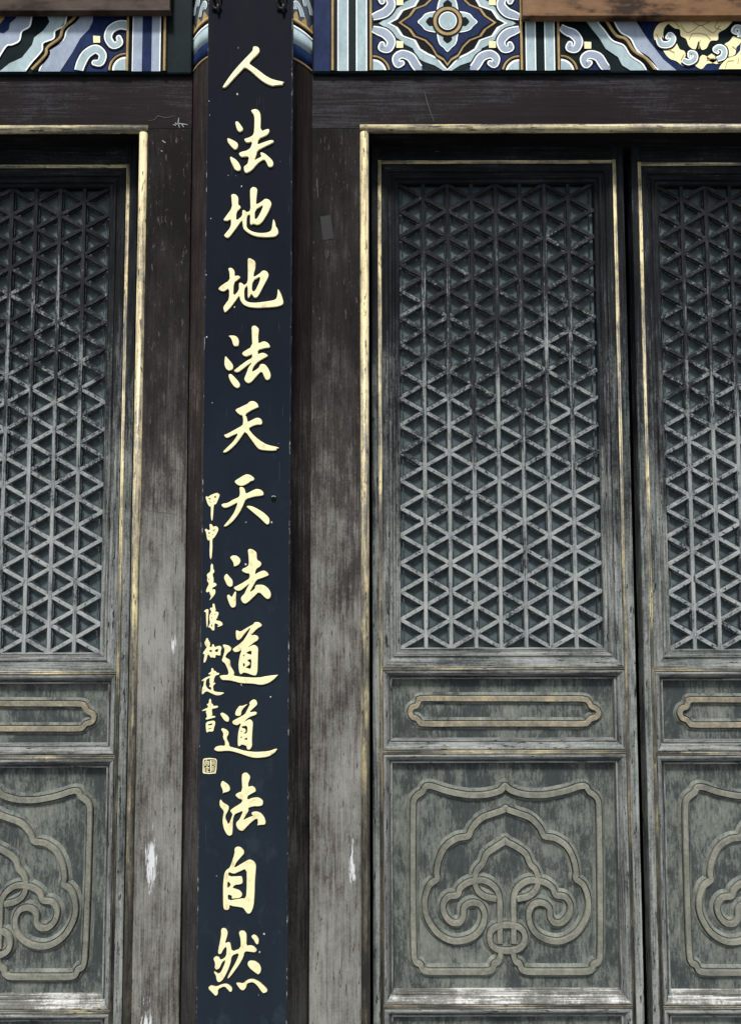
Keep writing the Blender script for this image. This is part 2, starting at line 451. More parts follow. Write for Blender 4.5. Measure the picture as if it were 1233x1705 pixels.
BW = 0.0265
def door_frame(side):
    xe = -3.0 if side < 0 else 3.2
    fx = x_lj1 if side < 0 else x_rj0          # column side
    bx = x_lj0 if side < 0 else x_rj1          # bead centre
    r = empty('door_frame', ((fx + bx) / 2, 0.05, 0))
    # jamb runs to the lintel, lintel spans from the column outwards
    pc = Piece()
    a, b = sorted((fx, bx))
    pc.box(a, b, YL, 0.17, 0, z_lin_bot, M_JAMB_L if side < 0 else M_JAMB_R, 0.0025)
    pc.build('jamb', r)
    pc = Piece()
    a, b = sorted((fx, xe))
    pc.box(a, b, YL + 0.0015, 0.17, z_lin_bot + 0.0005, z_lin_top + 0.12, M_LINTEL, 0.0025)
    pc.build('lintel', r)
    pc = Piece()
    halfround(pc, 'v', 0.14, z_lin_bot - BW / 2 + (0.0 if side > 0 else 0.0), bx, BW, YL + 0.004, 0.013, M_GOLD_J)
    pc.build('jamb_bead', r, True)
    pc = Piece()
    a, b = sorted((bx - side * BW / 2, xe))
    halfround(pc, 'h', a, b, z_lin_bot, BW, YL + 0.004, 0.014, M_GOLD_H)
    pc.build('lintel_bead', r, True)
    pc = Piece()
    a, b = sorted((bx - side * -0.02, xe))
    pc.box(a, b, 0.02, 0.2, 0.001, 0.13, M_JAMB_R, 0.006)
    pc.build('threshold', r)
    return r
tag(door_frame(-1), 'weathered door frame of jamb and gold-edged lintel on the small inscription side of the board', 'door frame', 'door frames beside the column')
tag(door_frame(1), 'dark brown door frame with taped jamb and gold-edged lintel over the paired lattice doors', 'door frame', 'door frames beside the column')

# column -----------------------------------------------------------
def cyl(pc, r, z0, z1, mat, n=64, cx=col_x, cy=COL_Y):
    vs_ = [(cx + r * math.cos(2 * math.pi * i / n), cy + r * math.sin(2 * math.pi * i / n), zz) for zz in (z0, z1) for i in range(n)]
    fs = [(i, (i + 1) % n, n + (i + 1) % n, n + i) for i in range(n)] + [tuple(range(n)), tuple(range(n, 2 * n))]
    pc.add(vs_, fs, mat)
rc = empty('wooden_column', (col_x, COL_Y, 0))
zc = lambda py: Zp(505, py, COL_Y - COL_R * 0.55)
pc = Piece(); cyl(pc, COL_R, 0.0, zc(116), M_COLUMN); pc.build('shaft', rc, True)
def ring(name, a, b, dr, mat):
    pc = Piece(); cyl(pc, COL_R + dr, zc(a), zc(b), mat); o = pc.build(name, rc, True)
    return o
ring('gold_ring', 116.0, 113.5, 0.0022, M_PGLD)
ring('blue_ring', 113.5, 90, 0.0012, M_PBLU)
ring('pale_ring', 90, 65, 0.0018, M_PTEAL)
ring('white_ring', 65, 61, 0.0024, M_PWHT)
ring('black_ring', 61, 55, 0.0018, M_PBLK)
ring('brown_ring', 55, 49, 0.0024, M_PSEP)
pc = Piece(); cyl(pc, COL_R, zc(49), 4.6, M_PLAV); pc.build('painted_shaft', rc, True)

class ColSurf:
    """wraps plane coords (angle along the surface, height) round the column"""
    def w(s, a, b, h=0.0):
        an = -math.pi / 2 + a / COL_R
        r = COL_R + h
        return Vector((col_x + r * math.cos(an), COL_Y + r * math.sin(an), b))
CS = ColSurf()
for sg in (-1, 1):
    for (a0, dz, sc, m) in ((0.165, 0.02, 1.0, M_PTEAL), (0.205, 0.05, 1.1, M_PTEAL), (0.165, 0.10, 1.1, M_PTEAL), (0.205, 0.14, 1.1, M_PTEAL), (0.18, 0.19, 1.1, M_PTEAL)):
        base = [(0.012, 0.0), (0.004, 0.018), (-0.010, 0.032), (-0.020, 0.022), (-0.016, 0.010)]
        pth = catmull([(sg * (a0 + x * sc), zc(49) + dz + zz * sc) for x, zz in base], 5)
        wd = [0.017 * sc * (1 - 0.45 * i / len(pth)) for i in range(len(pth))]
        pc = Piece()
        for k, (add, mm, hh) in enumerate(((0.008, M_PBLK, 0.0012), (0.003, M_PWHT, 0.0020), (-0.003, m, 0.0028))):
            ribbon(pc, CS, pth, [w_ + add for w_ in wd], [(-1, hh), (1, hh)], mm)
        pc.build('painted_leaf', rc)
    pc = Piece()
    for q in (0.15, 0.185, 0.222):
        pth = [(sg * q, zc(49) + 0.002), (sg * (q + 0.004), zc(49) + 0.026)]
        ribbon(pc, CS, pth, [0.026, 0.004], [(-1, 0.0009), (1, 0.0009)], M_PSEP)
    pc.build('painted_leaf', rc)
pc = Piece()
for (r_, z0_, z1_) in ((COL_R * 1.35, 0.004, 0.06), (COL_R * 1.22, 0.06, 0.1)):
    cyl(pc, r_, z0_, z1_, M_GROUND)
pc.build('base_stone', rc)
tag(rc, 'round dark brown wooden column with painted rings behind the couplet board', 'column')

# ------------------------------------------------------------------ painted beams
YB = -0.012
class BeamFace(Plane):
    def w(s, a, b, h=0.0):
        return Plane.w(s, a, max(b, z_pt), h)
PB = BeamFace((0, YB, 0), (1, 0, 0), (0, 0, 1))
S = 2.9357
def cm(ox):
    return lambda x, y: PB.ab(ox + x / S, y / S)
UNIT = 1 / S / (FPX / (CAM_D + YB)) * 1.03       # metres per crop pixel on the beam face
z_b0 = Zp(300, 122.5, YB)
z_pt = Zp(300, 119.5, YB)
Z_BTOP = 3.86
def beam_base(x0, x1, label):
    r = empty('painted_beam', ((x0 + x1) / 2, 0.05, z_b0))
    pc = Piece(); pc.box(x0, x1, YB, 0.17, z_b0, Z_BTOP, M_PGRN, 0.005); pc.build('beam_body', r)
    tag(r, label, 'painted beam', 'painted beams over the lintels')
    return r
bl = beam_base(-3.0, X(319.5, 60, YB), 'painted beam with diagonal wave bands under the dull brown plaque')
brm = beam_base(X(520, 60, YB), 3.2, 'painted beam with blue flower lozenge and golden peony beside the orange-brown plaque')
LAY = 0.0008
def H(k): return 0.0012 + LAY * k
def vstripe(par, m, x0, x1, mat, lay=1, ytop=-330, ybot=350, name='painted_stripe'):
    pc = Piece()
    a, b = m(x0, 175)[0], m(x1, 175)[0]
    poly(pc, PB, [(a, z_pt), (b, z_pt), (b, Z_BTOP - 0.02), (a, Z_BTOP - 0.02)], H(lay), mat)
    pc.build(name, par)
def goldline_v(par, m, x, w=12):
    vstripe(par, m, x - w * 1.0, x + w * 1.0, M_PBLK, 4)
    pc = Piece()
    ribbon(pc, PB, [(m(x, 175)[0], z_pt), (m(x, 175)[0], Z_BTOP - 0.02)], w * UNIT, [(-1, H(5)), (-0.6, H(7)), (0.6, H(7)), (1, H(5))], M_PGLD)
    pc.build('gold_line', par)
def field(par, m, pts, mat, lay, name='painted_field', smooth=0, zclip=True):
    pc = Piece()
    q = [m(x, y) for x, y in pts]
    if smooth: q = catmull(q, smooth, True)
    if zclip: q = [(a, max(b, z_pt)) for a, b in q]
    poly(pc, PB, q, H(lay), mat); return pc.build(name, par)
def line(par, m, pts, w, mat, lay, name='painted_line', smooth=4, raised=False):
    pc = Piece()
    q = [m(x, y) for x, y in pts]
    if smooth: q = catmull(q, smooth)
    q = [(a, max(b, z_pt + 0.0005)) for a, b in q]
    prof = [(-1, H(lay)), (-0.5, H(lay + 2)), (0.5, H(lay + 2)), (1, H(lay))] if raised else [(-1, H(lay)), (1, H(lay))]
    ribbon(pc, PB, q, w * UNIT, prof, mat); return pc.build(name, par)
def scroll(par, m, pts, ws, fill, lay=4):
    pc = Piece()
    q = catmull([m(x, y) for x, y in pts], 6)
    wq = [v[0] for v in catmull([(w_,) for w_ in ws], 6)]
    # round the inner end
    for k, (add, mat) in enumerate(((19, M_PBLK), (4, M_PWHT), (-10, fill))):
        ribbon(pc, PB, [(a, max(b, z_pt + 0.0004)) for a, b in q], [max(2, w_ + add) * UNIT for w_ in wq], [(-1, H(lay + k)), (1, H(lay + k))], mat)
        a, b = q[-1]; rr = max(2, wq[-1] + add) * UNIT / 2
        if b - rr > z_pt:
            poly(pc, PB, [(a + rr * math.cos(2 * math.pi * i / 14), b + rr * math.sin(2 * math.pi * i / 14)) for i in range(14)], H(lay + k) + LAY * 0.4, mat)
    return pc.build('painted_scroll', par)
def quarter(par, m, cx, cy, sx, sy=-1, fill=M_PTEAL):
    """quarter rosette in a panel corner: pale quarter disc and gold arc"""
    def arc(r, n=9): return [(cx + sx * r * math.cos(math.pi / 2 * i / n), cy + sy * r * math.sin(math.pi / 2 * i / n)) for i in range(n + 1)]
    field(par, m, [(cx, cy)] + arc(92), M_PBLK, 5)
    field(par, m, [(cx, cy)] + arc(66), M_PWHT, 6)
    field(par, m, [(cx, cy)] + arc(56), fill, 7, 'quarter_disc')
    line(par, m, arc(80), 11, M_PGLD, 6, 'gold_line', 0, True)
def square(par, m, cx, cy, s=17):
    field(par, m, [(cx - s, cy - s), (cx + s, cy - s + 2), (cx + s, cy + s), (cx - s + 1, cy + s)], M_PCRM, 5, 'gold_square')

# left beam
m1 = cm(0)
field(bl, m1, [(460, -90), (620, -90), (620, 356), (300, 356), (355, 265), (395, 190), (440, 140), (460, 85)], M_PBLU, 1)
field(bl, m1, [(400, 60), (460, 60), (455, 110), (438, 145), (395, 190), (355, 262), (296, 356), (190, 356), (212, 308), (240, 272), (250, 238), (312, 198), (330, 150), (375, 100)], M_PLAV, 2, 'wave_band')
line(bl, m1, [(398, 70), (375, 105), (332, 150), (312, 200), (252, 240), (240, 276), (213, 310), (195, 350)], 7, M_PWHT, 3)
line(bl, m1, [(390, 60), (365, 98), (312, 145), (295, 195), (236, 238), (226, 275), (165, 345)], 34, M_PBLK, 3)
line(bl, m1, [(378, 75), (360, 100), (312, 145), (295, 192), (236, 238), (226, 275), (160, 345)], 14, M_PGLD, 5, 'gold_line', 4, True)
field(bl, m1, [(332, 60), (330, 95), (318, 132), (275, 156), (270, 192), (217, 215), (211, 252), (160, 312), (130, 356), (0, 356), (50, 312), (110, 285), (160, 222), (170, 187), (215, 152), (245, 110), (235, 85), (235, 60)], M_PTEAL, 2, 'wave_band')
line(bl, m1, [(332, 60), (327, 100), (315, 132), (272, 156), (266, 192), (214, 215), (208, 252), (158, 310), (130, 348)], 7, M_PWHT, 4)
field(bl, m1, [(-20, 60), (162, 60), (158, 100), (148, 135), (112, 160), (100, 203), (65, 222), (32, 230), (-5, 300), (-20, 300)], M_PLAV, 2, 'wave_band')
line(bl, m1, [(162, 60), (156, 100), (146, 135), (110, 158), (98, 202), (64, 221), (34, 229), (-5, 290)], 8, M_PWHT, 3)
field(bl, m1, [(-20, 60), (85, 60), (82, 92), (52, 118), (46, 148), (22, 166), (-20, 160)], M_PBLU, 3, 'wave_lobe')
field(bl, m1, [(-20, 60), (28, 60), (26, 95), (5, 120), (-20, 130)], M_PGLD, 4, 'wave_lobe')
field(bl, m1, [(-620, -90), (-20, -90), (-20, 356), (-620, 356)], M_PBLU, 1)
scroll(bl, m1, [(625, 130), (585, 128), (545, 150), (532, 190), (556, 226), (588, 215), (584, 190)], [46, 44, 40, 36, 34, 30, 24], M_PTEAL)
scroll(bl, m1, [(388, 352), (402, 310), (428, 268), (472, 245), (505, 272), (494, 310), (466, 312)], [40, 44, 44, 42, 36, 34, 26], M_PTEAL)
quarter(bl, m1, 618, 350, -1)
square(bl, m1, 476, 197)
goldline_v(bl, m1, 627)
vstripe(bl, m1, 640, 800, M_PBLK, 1)
vstripe(bl, m1, 652, 698, M_PLAV, 2); vstripe(bl, m1, 700, 742, M_PBLU, 2); vstripe(bl, m1, 744, 786, M_PLAV, 2)
vstripe(bl, m1, 783, 788, M_PWHT, 3); vstripe(bl, m1, 650, 654, M_PWHT, 3)
goldline_v(bl, m1, 808)

# right beam, lozenge panel
m2 = cm(480)
vstripe(brm, m2, 125, 205, M_PBLU, 1); goldline_v(brm, m2, 216)
vstripe(brm, m2, 228, 392, M_PGRN, 1)
for a, b in ((243, 290), (333, 381)):
    vstripe(brm, m2, a, b, M_PTEAL, 2)
    vstripe(brm, m2, a - 3, a + 2, M_PWHT, 3); vstripe(brm, m2, b - 2, b + 3, M_PWHT, 3)
goldline_v(brm, m2, 402)
vstripe(brm, m2, 412, 1128, M_PGRN, 1)
LX, LY = 775, 118
outer = [(-334, 0), (-300, 22), (-268, 58), (-228, 82), (-205, 104), (-168, 122), (-146, 168), (-112, 188), (-62, 205), (-22, 236), (0, 256)]
whit = [(-288, 0), (-250, 20), (-222, 62), (-160, 84), (-136, 128), (-96, 152), (-52, 172), (-22, 208), (0, 232)]
gld = [(-232, 0), (-184, 32), (-160, 66), (-108, 86), (-76, 118), (-52, 160), (-18, 180), (0, 206)]
def four(pts):
    """mirror a lower-left run into the full lozenge outline"""
    a = list(pts); b = [(-x, y) for x, y in reversed(pts)][1:]
    c = [(x, -y) for x, y in [(-x2, y2) for x2, y2 in pts]][1:]
    d = [(x, -y) for x, y in reversed(pts)][1:-1]
    return [(LX + x, LY + y) for x, y in a + b + c + d]
def lz(pts, mat, lay, name): 
    pc = Piece(); q = [m2(x, y) for x, y in four(pts)]
    poly(pc, PB, [(a, max(b, z_pt)) for a, b in q], H(lay), mat); pc.build(name, brm)
def grow(pts, k): return [(x * k, y * k) for x, y in pts]
lz(outer, M_PTEAL, 3, 'lozenge_band')
lz(grow(whit, 1.02), M_PWHT, 4, 'lozenge_line'); lz(grow(whit, 0.965), M_PBLK, 5, 'lozenge_line')
lz(grow(gld, 1.07), M_PBLK, 6, 'lozenge_line'); lz(grow(gld, 1.03), M_PGLD, 7, 'lozenge_gilt_line'); lz(grow(gld, 0.965), M_PBLK, 8, 'lozenge_line'); lz(grow(gld, 0.915), M_PBLU, 9, 'lozenge_field')
def disc(r, mat, lay, cx=LX, cy=LY, name='flower_disc'):
    field(brm, m2, [(cx + r * math.cos(2 * math.pi * i / 32), cy + r * math.sin(2 * math.pi * i / 32)) for i in range(32)], mat, lay, name, 0)
for (dx, dy) in ((-1, 0), (1, 0), (0, 1), (0, -1)):
    base = [(40, 44), (72, 50), (108, 40), (126, 20), (146, 0), (126, -20), (108, -40), (72, -50), (40, -44)]
    for sc, mat, lay in ((1.07, M_PBLK, 10), (1.0, M_PWHT, 11), (0.93, M_PTEAL, 12)):
        pts = []
        for (u, v) in base:
            u2 = 88 + (u - 88) * sc; v2 = v * sc
            if sc < 1: v2 = v * 0.86; u2 = 84 + (u - 84) * 0.9
            pts.append((LX + dx * u2 - dy * v2, LY + dy * u2 + dx * v2))
        field(brm, m2, pts, mat, lay, 'flower_petal', 3)
    core = [(50, 18), (88, 22), (100, 10), (106, 0), (100, -10), (88, -22), (50, -18)]
    field(brm, m2, [(LX + dx * u - dy * v, LY + dy * u + dx * v) for u, v in core], M_PBLK, 13, 'flower_petal')
disc(76, M_PBLK, 14); disc(69, M_PGLD, 15, name='flower_ring'); disc(54, M_PBLK, 16); disc(44, M_PWHT, 17); disc(39, M_PTEAL, 18)
def corner_scrolls(par, m, X0, YB_, sx, sy):
    """pair of cloud scrolls in a panel corner; sx, sy give the corner's inward direction"""
    f = lambda u, v: (X0 + sx * u, YB_ + sy * v)
    field(par, m, [f(0, 0), f(262, 0), f(205, 48), f(165, 70), f(110, 80), f(95, 130), f(60, 200), f(0, 240)], M_PBLU, 3)
    scroll(par, m, [f(-2, 215), f(28, 205), f(62, 190), f(88, 155), f(74, 118), f(42, 122), f(44, 140)], [30, 42, 46, 42, 36, 32, 26], M_PLAV, 4)
    scroll(par, m, [f(238, 0), f(208, 40), f(182, 78), f(140, 92), f(112, 72), f(120, 42), f(140, 48)], [40, 44, 44, 40, 36, 32, 26], M_PLAV, 4)
    q = f(0, 0); quarter(par, m, q[0], q[1], sx, sy)
    s_ = f(130, 140); square(par, m, s_[0], s_[1])
corner_scrolls(brm, m2, 413, 362, 1, -1); corner_scrolls(brm, m2, 1124, 362, -1, -1)
corner_scrolls(brm, m2, 413, -126, 1, 1); corner_scrolls(brm, m2, 1124, -126, -1, 1)
goldline_v(brm, m2, 1135)
# right beam, wave bands and peony
m3 = cm(813)
vstripe(brm, m3, 168, 330, M_PGRN, 1)
for a, b in ((181, 225), (273, 317)):
    vstripe(brm, m3, a, b, M_PTEAL, 2)
    vstripe(brm, m3, a - 3, a + 2, M_PWHT, 3); vstripe(brm, m3, b - 2, b + 3, M_PWHT, 3)
goldline_v(brm, m3, 338)
field(brm, m3, [(700, 40), (1900, 40), (1900, 358), (900, 358), (850, 292), (780, 205)], M_PBLU, 1)
f3 = lambda u, v: (350 + u, 362 - v)
field(brm, m3, [f3(0, 0), f3(250, 0), f3(205, 48), f3(165, 70), f3(110, 80), f3(95, 130), f3(60, 200), f3(0, 240)], M_PGRN, 2)
field(brm, m3, [f3(80, 0), f3(230, 0), f3(190, 40), f3(120, 40)], M_PBLU, 3)
scroll(brm, m3, [f3(-2, 225), f3(28, 205), f3(62, 190), f3(86, 155), f3(72, 118), f3(40, 122), f3(44, 142)], [30, 42, 46, 42, 36, 32, 26], M_PLAV, 4)
scroll(brm, m3, [f3(240, 0), f3(208, 40), f3(182, 78), f3(140, 90), f3(112, 70), f3(122, 40), f3(140, 50)], [40, 44, 44, 40, 36, 32, 26], M_PLAV, 4)
quarter(brm, m3, 350, 360, 1); square(brm, m3, 481, 226)
field(brm, m3, [(440, 60), (520, 60), (530, 108), (560, 150), (600, 202), (655, 226), (690, 276), (745, 312), (772, 358), (690, 358), (650, 322), (630, 282), (570, 242), (540, 192), (500, 142)], M_PTEAL, 2, 'wave_band')
line(brm, m3, [(515, 60), (530, 112), (562, 152), (602, 203), (656, 226), (690, 276), (745, 314), (768, 352)], 8, M_PWHT, 4)
line(brm, m3, [(548, 60), (575, 112), (620, 178), (668, 198), (708, 256), (768, 294), (815, 354)], 36, M_PBLK, 3)
line(brm, m3, [(548, 60), (575, 112), (620, 178), (668, 198), (708, 256), (768, 294), (815, 354)], 15, M_PGLD, 5, 'gold_line', 4, True)
field(brm, m3, [(590, 60), (690, 60), (720, 110), (780, 202), (850, 292), (915, 358), (825, 358), (780, 300), (722, 250), (690, 190), (640, 160), (610, 110)], M_PLAV, 2, 'wave_band')
line(brm, m3, [(590, 60), (612, 112), (642, 162), (690, 192), (722, 250), (780, 300), (828, 352)], 8, M_PWHT, 4)
def peony(m, dx, dy, flip=1):
    def g(pts): return [(1030 + flip * (x - 1030) + dx, y + dy) for x, y in pts]
    field(brm, m, g([(838, 125), (900, 80), (1170, 80), (1215, 140), (1190, 200), (1165, 260), (1100, 300), (1040, 285), (960, 300), (900, 250), (860, 210)]), M_PGRN, 2, 'peony_leaf', 4)
    for lobe in ([(803, 180), (808, 150), (832, 118), (880, 110), (856, 140), (850, 178), (866, 212), (840, 234), (815, 212)],
                 [(848, 240), (880, 230), (912, 214), (930, 244), (955, 256), (960, 298), (948, 327), (915, 303), (885, 292), (862, 270)],
                 [(1003, 320), (1018, 300), (1042, 272), (1080, 290), (1112, 296), (1090, 312), (1062, 316), (1036, 341)],
                 [(1062, 290), (1082, 268), (1108, 258), (1140, 285), (1150, 306), (1105, 316)],
                 [(1148, 222), (1172, 205), (1196, 178), (1232, 170), (1228, 212), (1206, 236), (1200, 270), (1166, 280), (1160, 250)]):
        field(brm, m, g(lobe), M_PCRM, 3, 'peony_petal', 4)
    field(brm, m, g([(885, 100), (1168, 92), (1160, 140), (1120, 165), (1115, 200), (1080, 205), (1060, 240), (1035, 246), (1022, 206), (1005, 246), (975, 230), (960, 195), (935, 180), (930, 150), (900, 140)]), M_PCRM, 4, 'peony', 4)
    for pts in ([(935, 130), (965, 165), (1000, 150), (1030, 130), (1062, 150), (1095, 165), (1125, 130)], [(975, 200), (990, 172), (1020, 168), (1055, 175), (1080, 200)], [(1022, 245), (1026, 215), (1030, 200)], [(990, 110), (1030, 130), (1075, 112)], [(900, 110), (930, 140)], [(1120, 105), (1100, 140), (1130, 150)]):
        line(brm, m, g(pts), 4, M_PSEP, 5, 'petal_line')
    for pts in ([(860, 240), (905, 262)], [(935, 300), (950, 270)], [(830, 200), (815, 170)], [(1060, 300), (1090, 290), (1130, 290)], [(1185, 230), (1205, 245)]):
        line(brm, m, g(pts), 4, M_PSEP, 5, 'petal_line')
    scroll(brm, m, g([(825, 195), (840, 222), (878, 222), (896, 196), (882, 176), (868, 190)]), [26, 32, 32, 28, 24, 18], M_PTEAL, 5)
    scroll(brm, m, g([(945, 298), (970, 310), (1000, 296), (1002, 270), (980, 264), (976, 282)]), [24, 28, 28, 24, 22, 16], M_PTEAL, 5)
    scroll(brm, m, g([(1110, 296), (1140, 282), (1144, 250), (1122, 236), (1100, 248), (1112, 262)]), [22, 28, 28, 26, 22, 16], M_PTEAL, 5)
    scroll(brm, m, g([(1222, 190), (1228, 150), (1205, 140), (1190, 158), (1205, 170)]), [24, 26, 24, 20, 14], M_PTEAL, 5)
peony(m3, 0, 0)
field(brm, m3, [(1118, 357), (1128, 325), (1160, 292), (1200, 280), (1222, 255), (1225, 225), (1260, 200), (1380, 210), (1400, 290), (1430, 357)], M_PCRM, 8, 'peony', 0)
for pts in ([(1150, 340), (1160, 310), (1190, 305)], [(1215, 290), (1210, 320)]):
    line(brm, m3, pts, 4, M_PSEP, 9, 'petal_line')

# ------------------------------------------------------------------ hanging plaques
def plaque(x0, x1, zlow, mat, label, lean):
    y0 = YB - 0.014
    r = empty('hanging_plaque', ((x0 + x1) / 2, y0, zlow))
    pc = Piece(); pc.box(x0, x1, y0 - 0.022, y0, zlow, zlow + 0.62, mat, 0.003); pc.build('plank', r)
    pc = Piece()
    pc.box(x0 - 0.001, x1 + 0.001, y0 - 0.0245, y0 + 0.001, zlow - 0.003, zlow + 0.004, mat, 0.001)
    pc.build('edge_strip', r)
    for sx in (0.12, 0.88):
        pc = Piece()
        xx = x0 + (x1 - x0) * sx
        pc.box(xx - 0.012, xx + 0.012, y0 + 0.0005, YB - 0.002, zlow + 0.3, zlow + 0.33, M_IRON, 0.002)
        pc.build('bracket', r)
    tag(r, label, 'plaque', 'wooden plaques hung over the beams')
YP = YB - 0.013
plaque(-2.0, X(286, 26, YP), Zp(150, 26, YP), M_PLQ_L, 'dull dark brown wooden plaque hung over the painted wave bands', 0)
plaque(X(867, 34, YP), 2.2, Zp(1000, 34.5, YP), M_PLQ_R, 'stained orange-brown wooden plaque hung above the golden peony', 0)

# ------------------------------------------------------------------ couplet board
yc_front = COL_Y - COL_R
Y_T, Y_Bm = yc_front - 0.062, yc_front - 0.030
tl, tr = P(345.5, 60, Y_T), P(487.5, 60, Y_T)
bl_, br_ = P(327, 1700, Y_Bm), P(477, 1700, Y_Bm)
topc, botc = (tl + tr) / 2, (bl_ + br_) / 2
up = (topc - botc).normalized()
HW = ((tr - tl).length + (br_ - bl_).length) / 4
print('board widths', (tr - tl).length, (br_ - bl_).length)
BP = Plane(botc, Vector((1, 0, 0)), up)
BP.ux = BP.uz.cross(BP.n).normalized()
if BP.ux.x < 0: BP.ux = -BP.ux
LEN = (topc - botc).length
cb = empty('couplet_board', botc - up * 0.12)
pc = Piece()
b0, b1, th = -0.12, LEN + 0.17, 0.024
def bw(a, b, h): return BP.w(a, b, h)
e = 0.002
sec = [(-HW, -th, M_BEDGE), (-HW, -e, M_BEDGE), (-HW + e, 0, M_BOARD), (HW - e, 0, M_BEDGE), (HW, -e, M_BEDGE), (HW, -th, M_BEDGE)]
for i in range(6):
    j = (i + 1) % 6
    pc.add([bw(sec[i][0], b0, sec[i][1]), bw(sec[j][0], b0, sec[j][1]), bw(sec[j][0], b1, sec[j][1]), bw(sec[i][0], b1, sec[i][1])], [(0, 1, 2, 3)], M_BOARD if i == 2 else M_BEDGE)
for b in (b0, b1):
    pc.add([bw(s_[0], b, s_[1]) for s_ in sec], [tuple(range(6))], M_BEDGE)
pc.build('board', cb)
tag(cb, 'long navy lacquered hanging board with carved cream-gold Chinese calligraphy', 'couplet board')

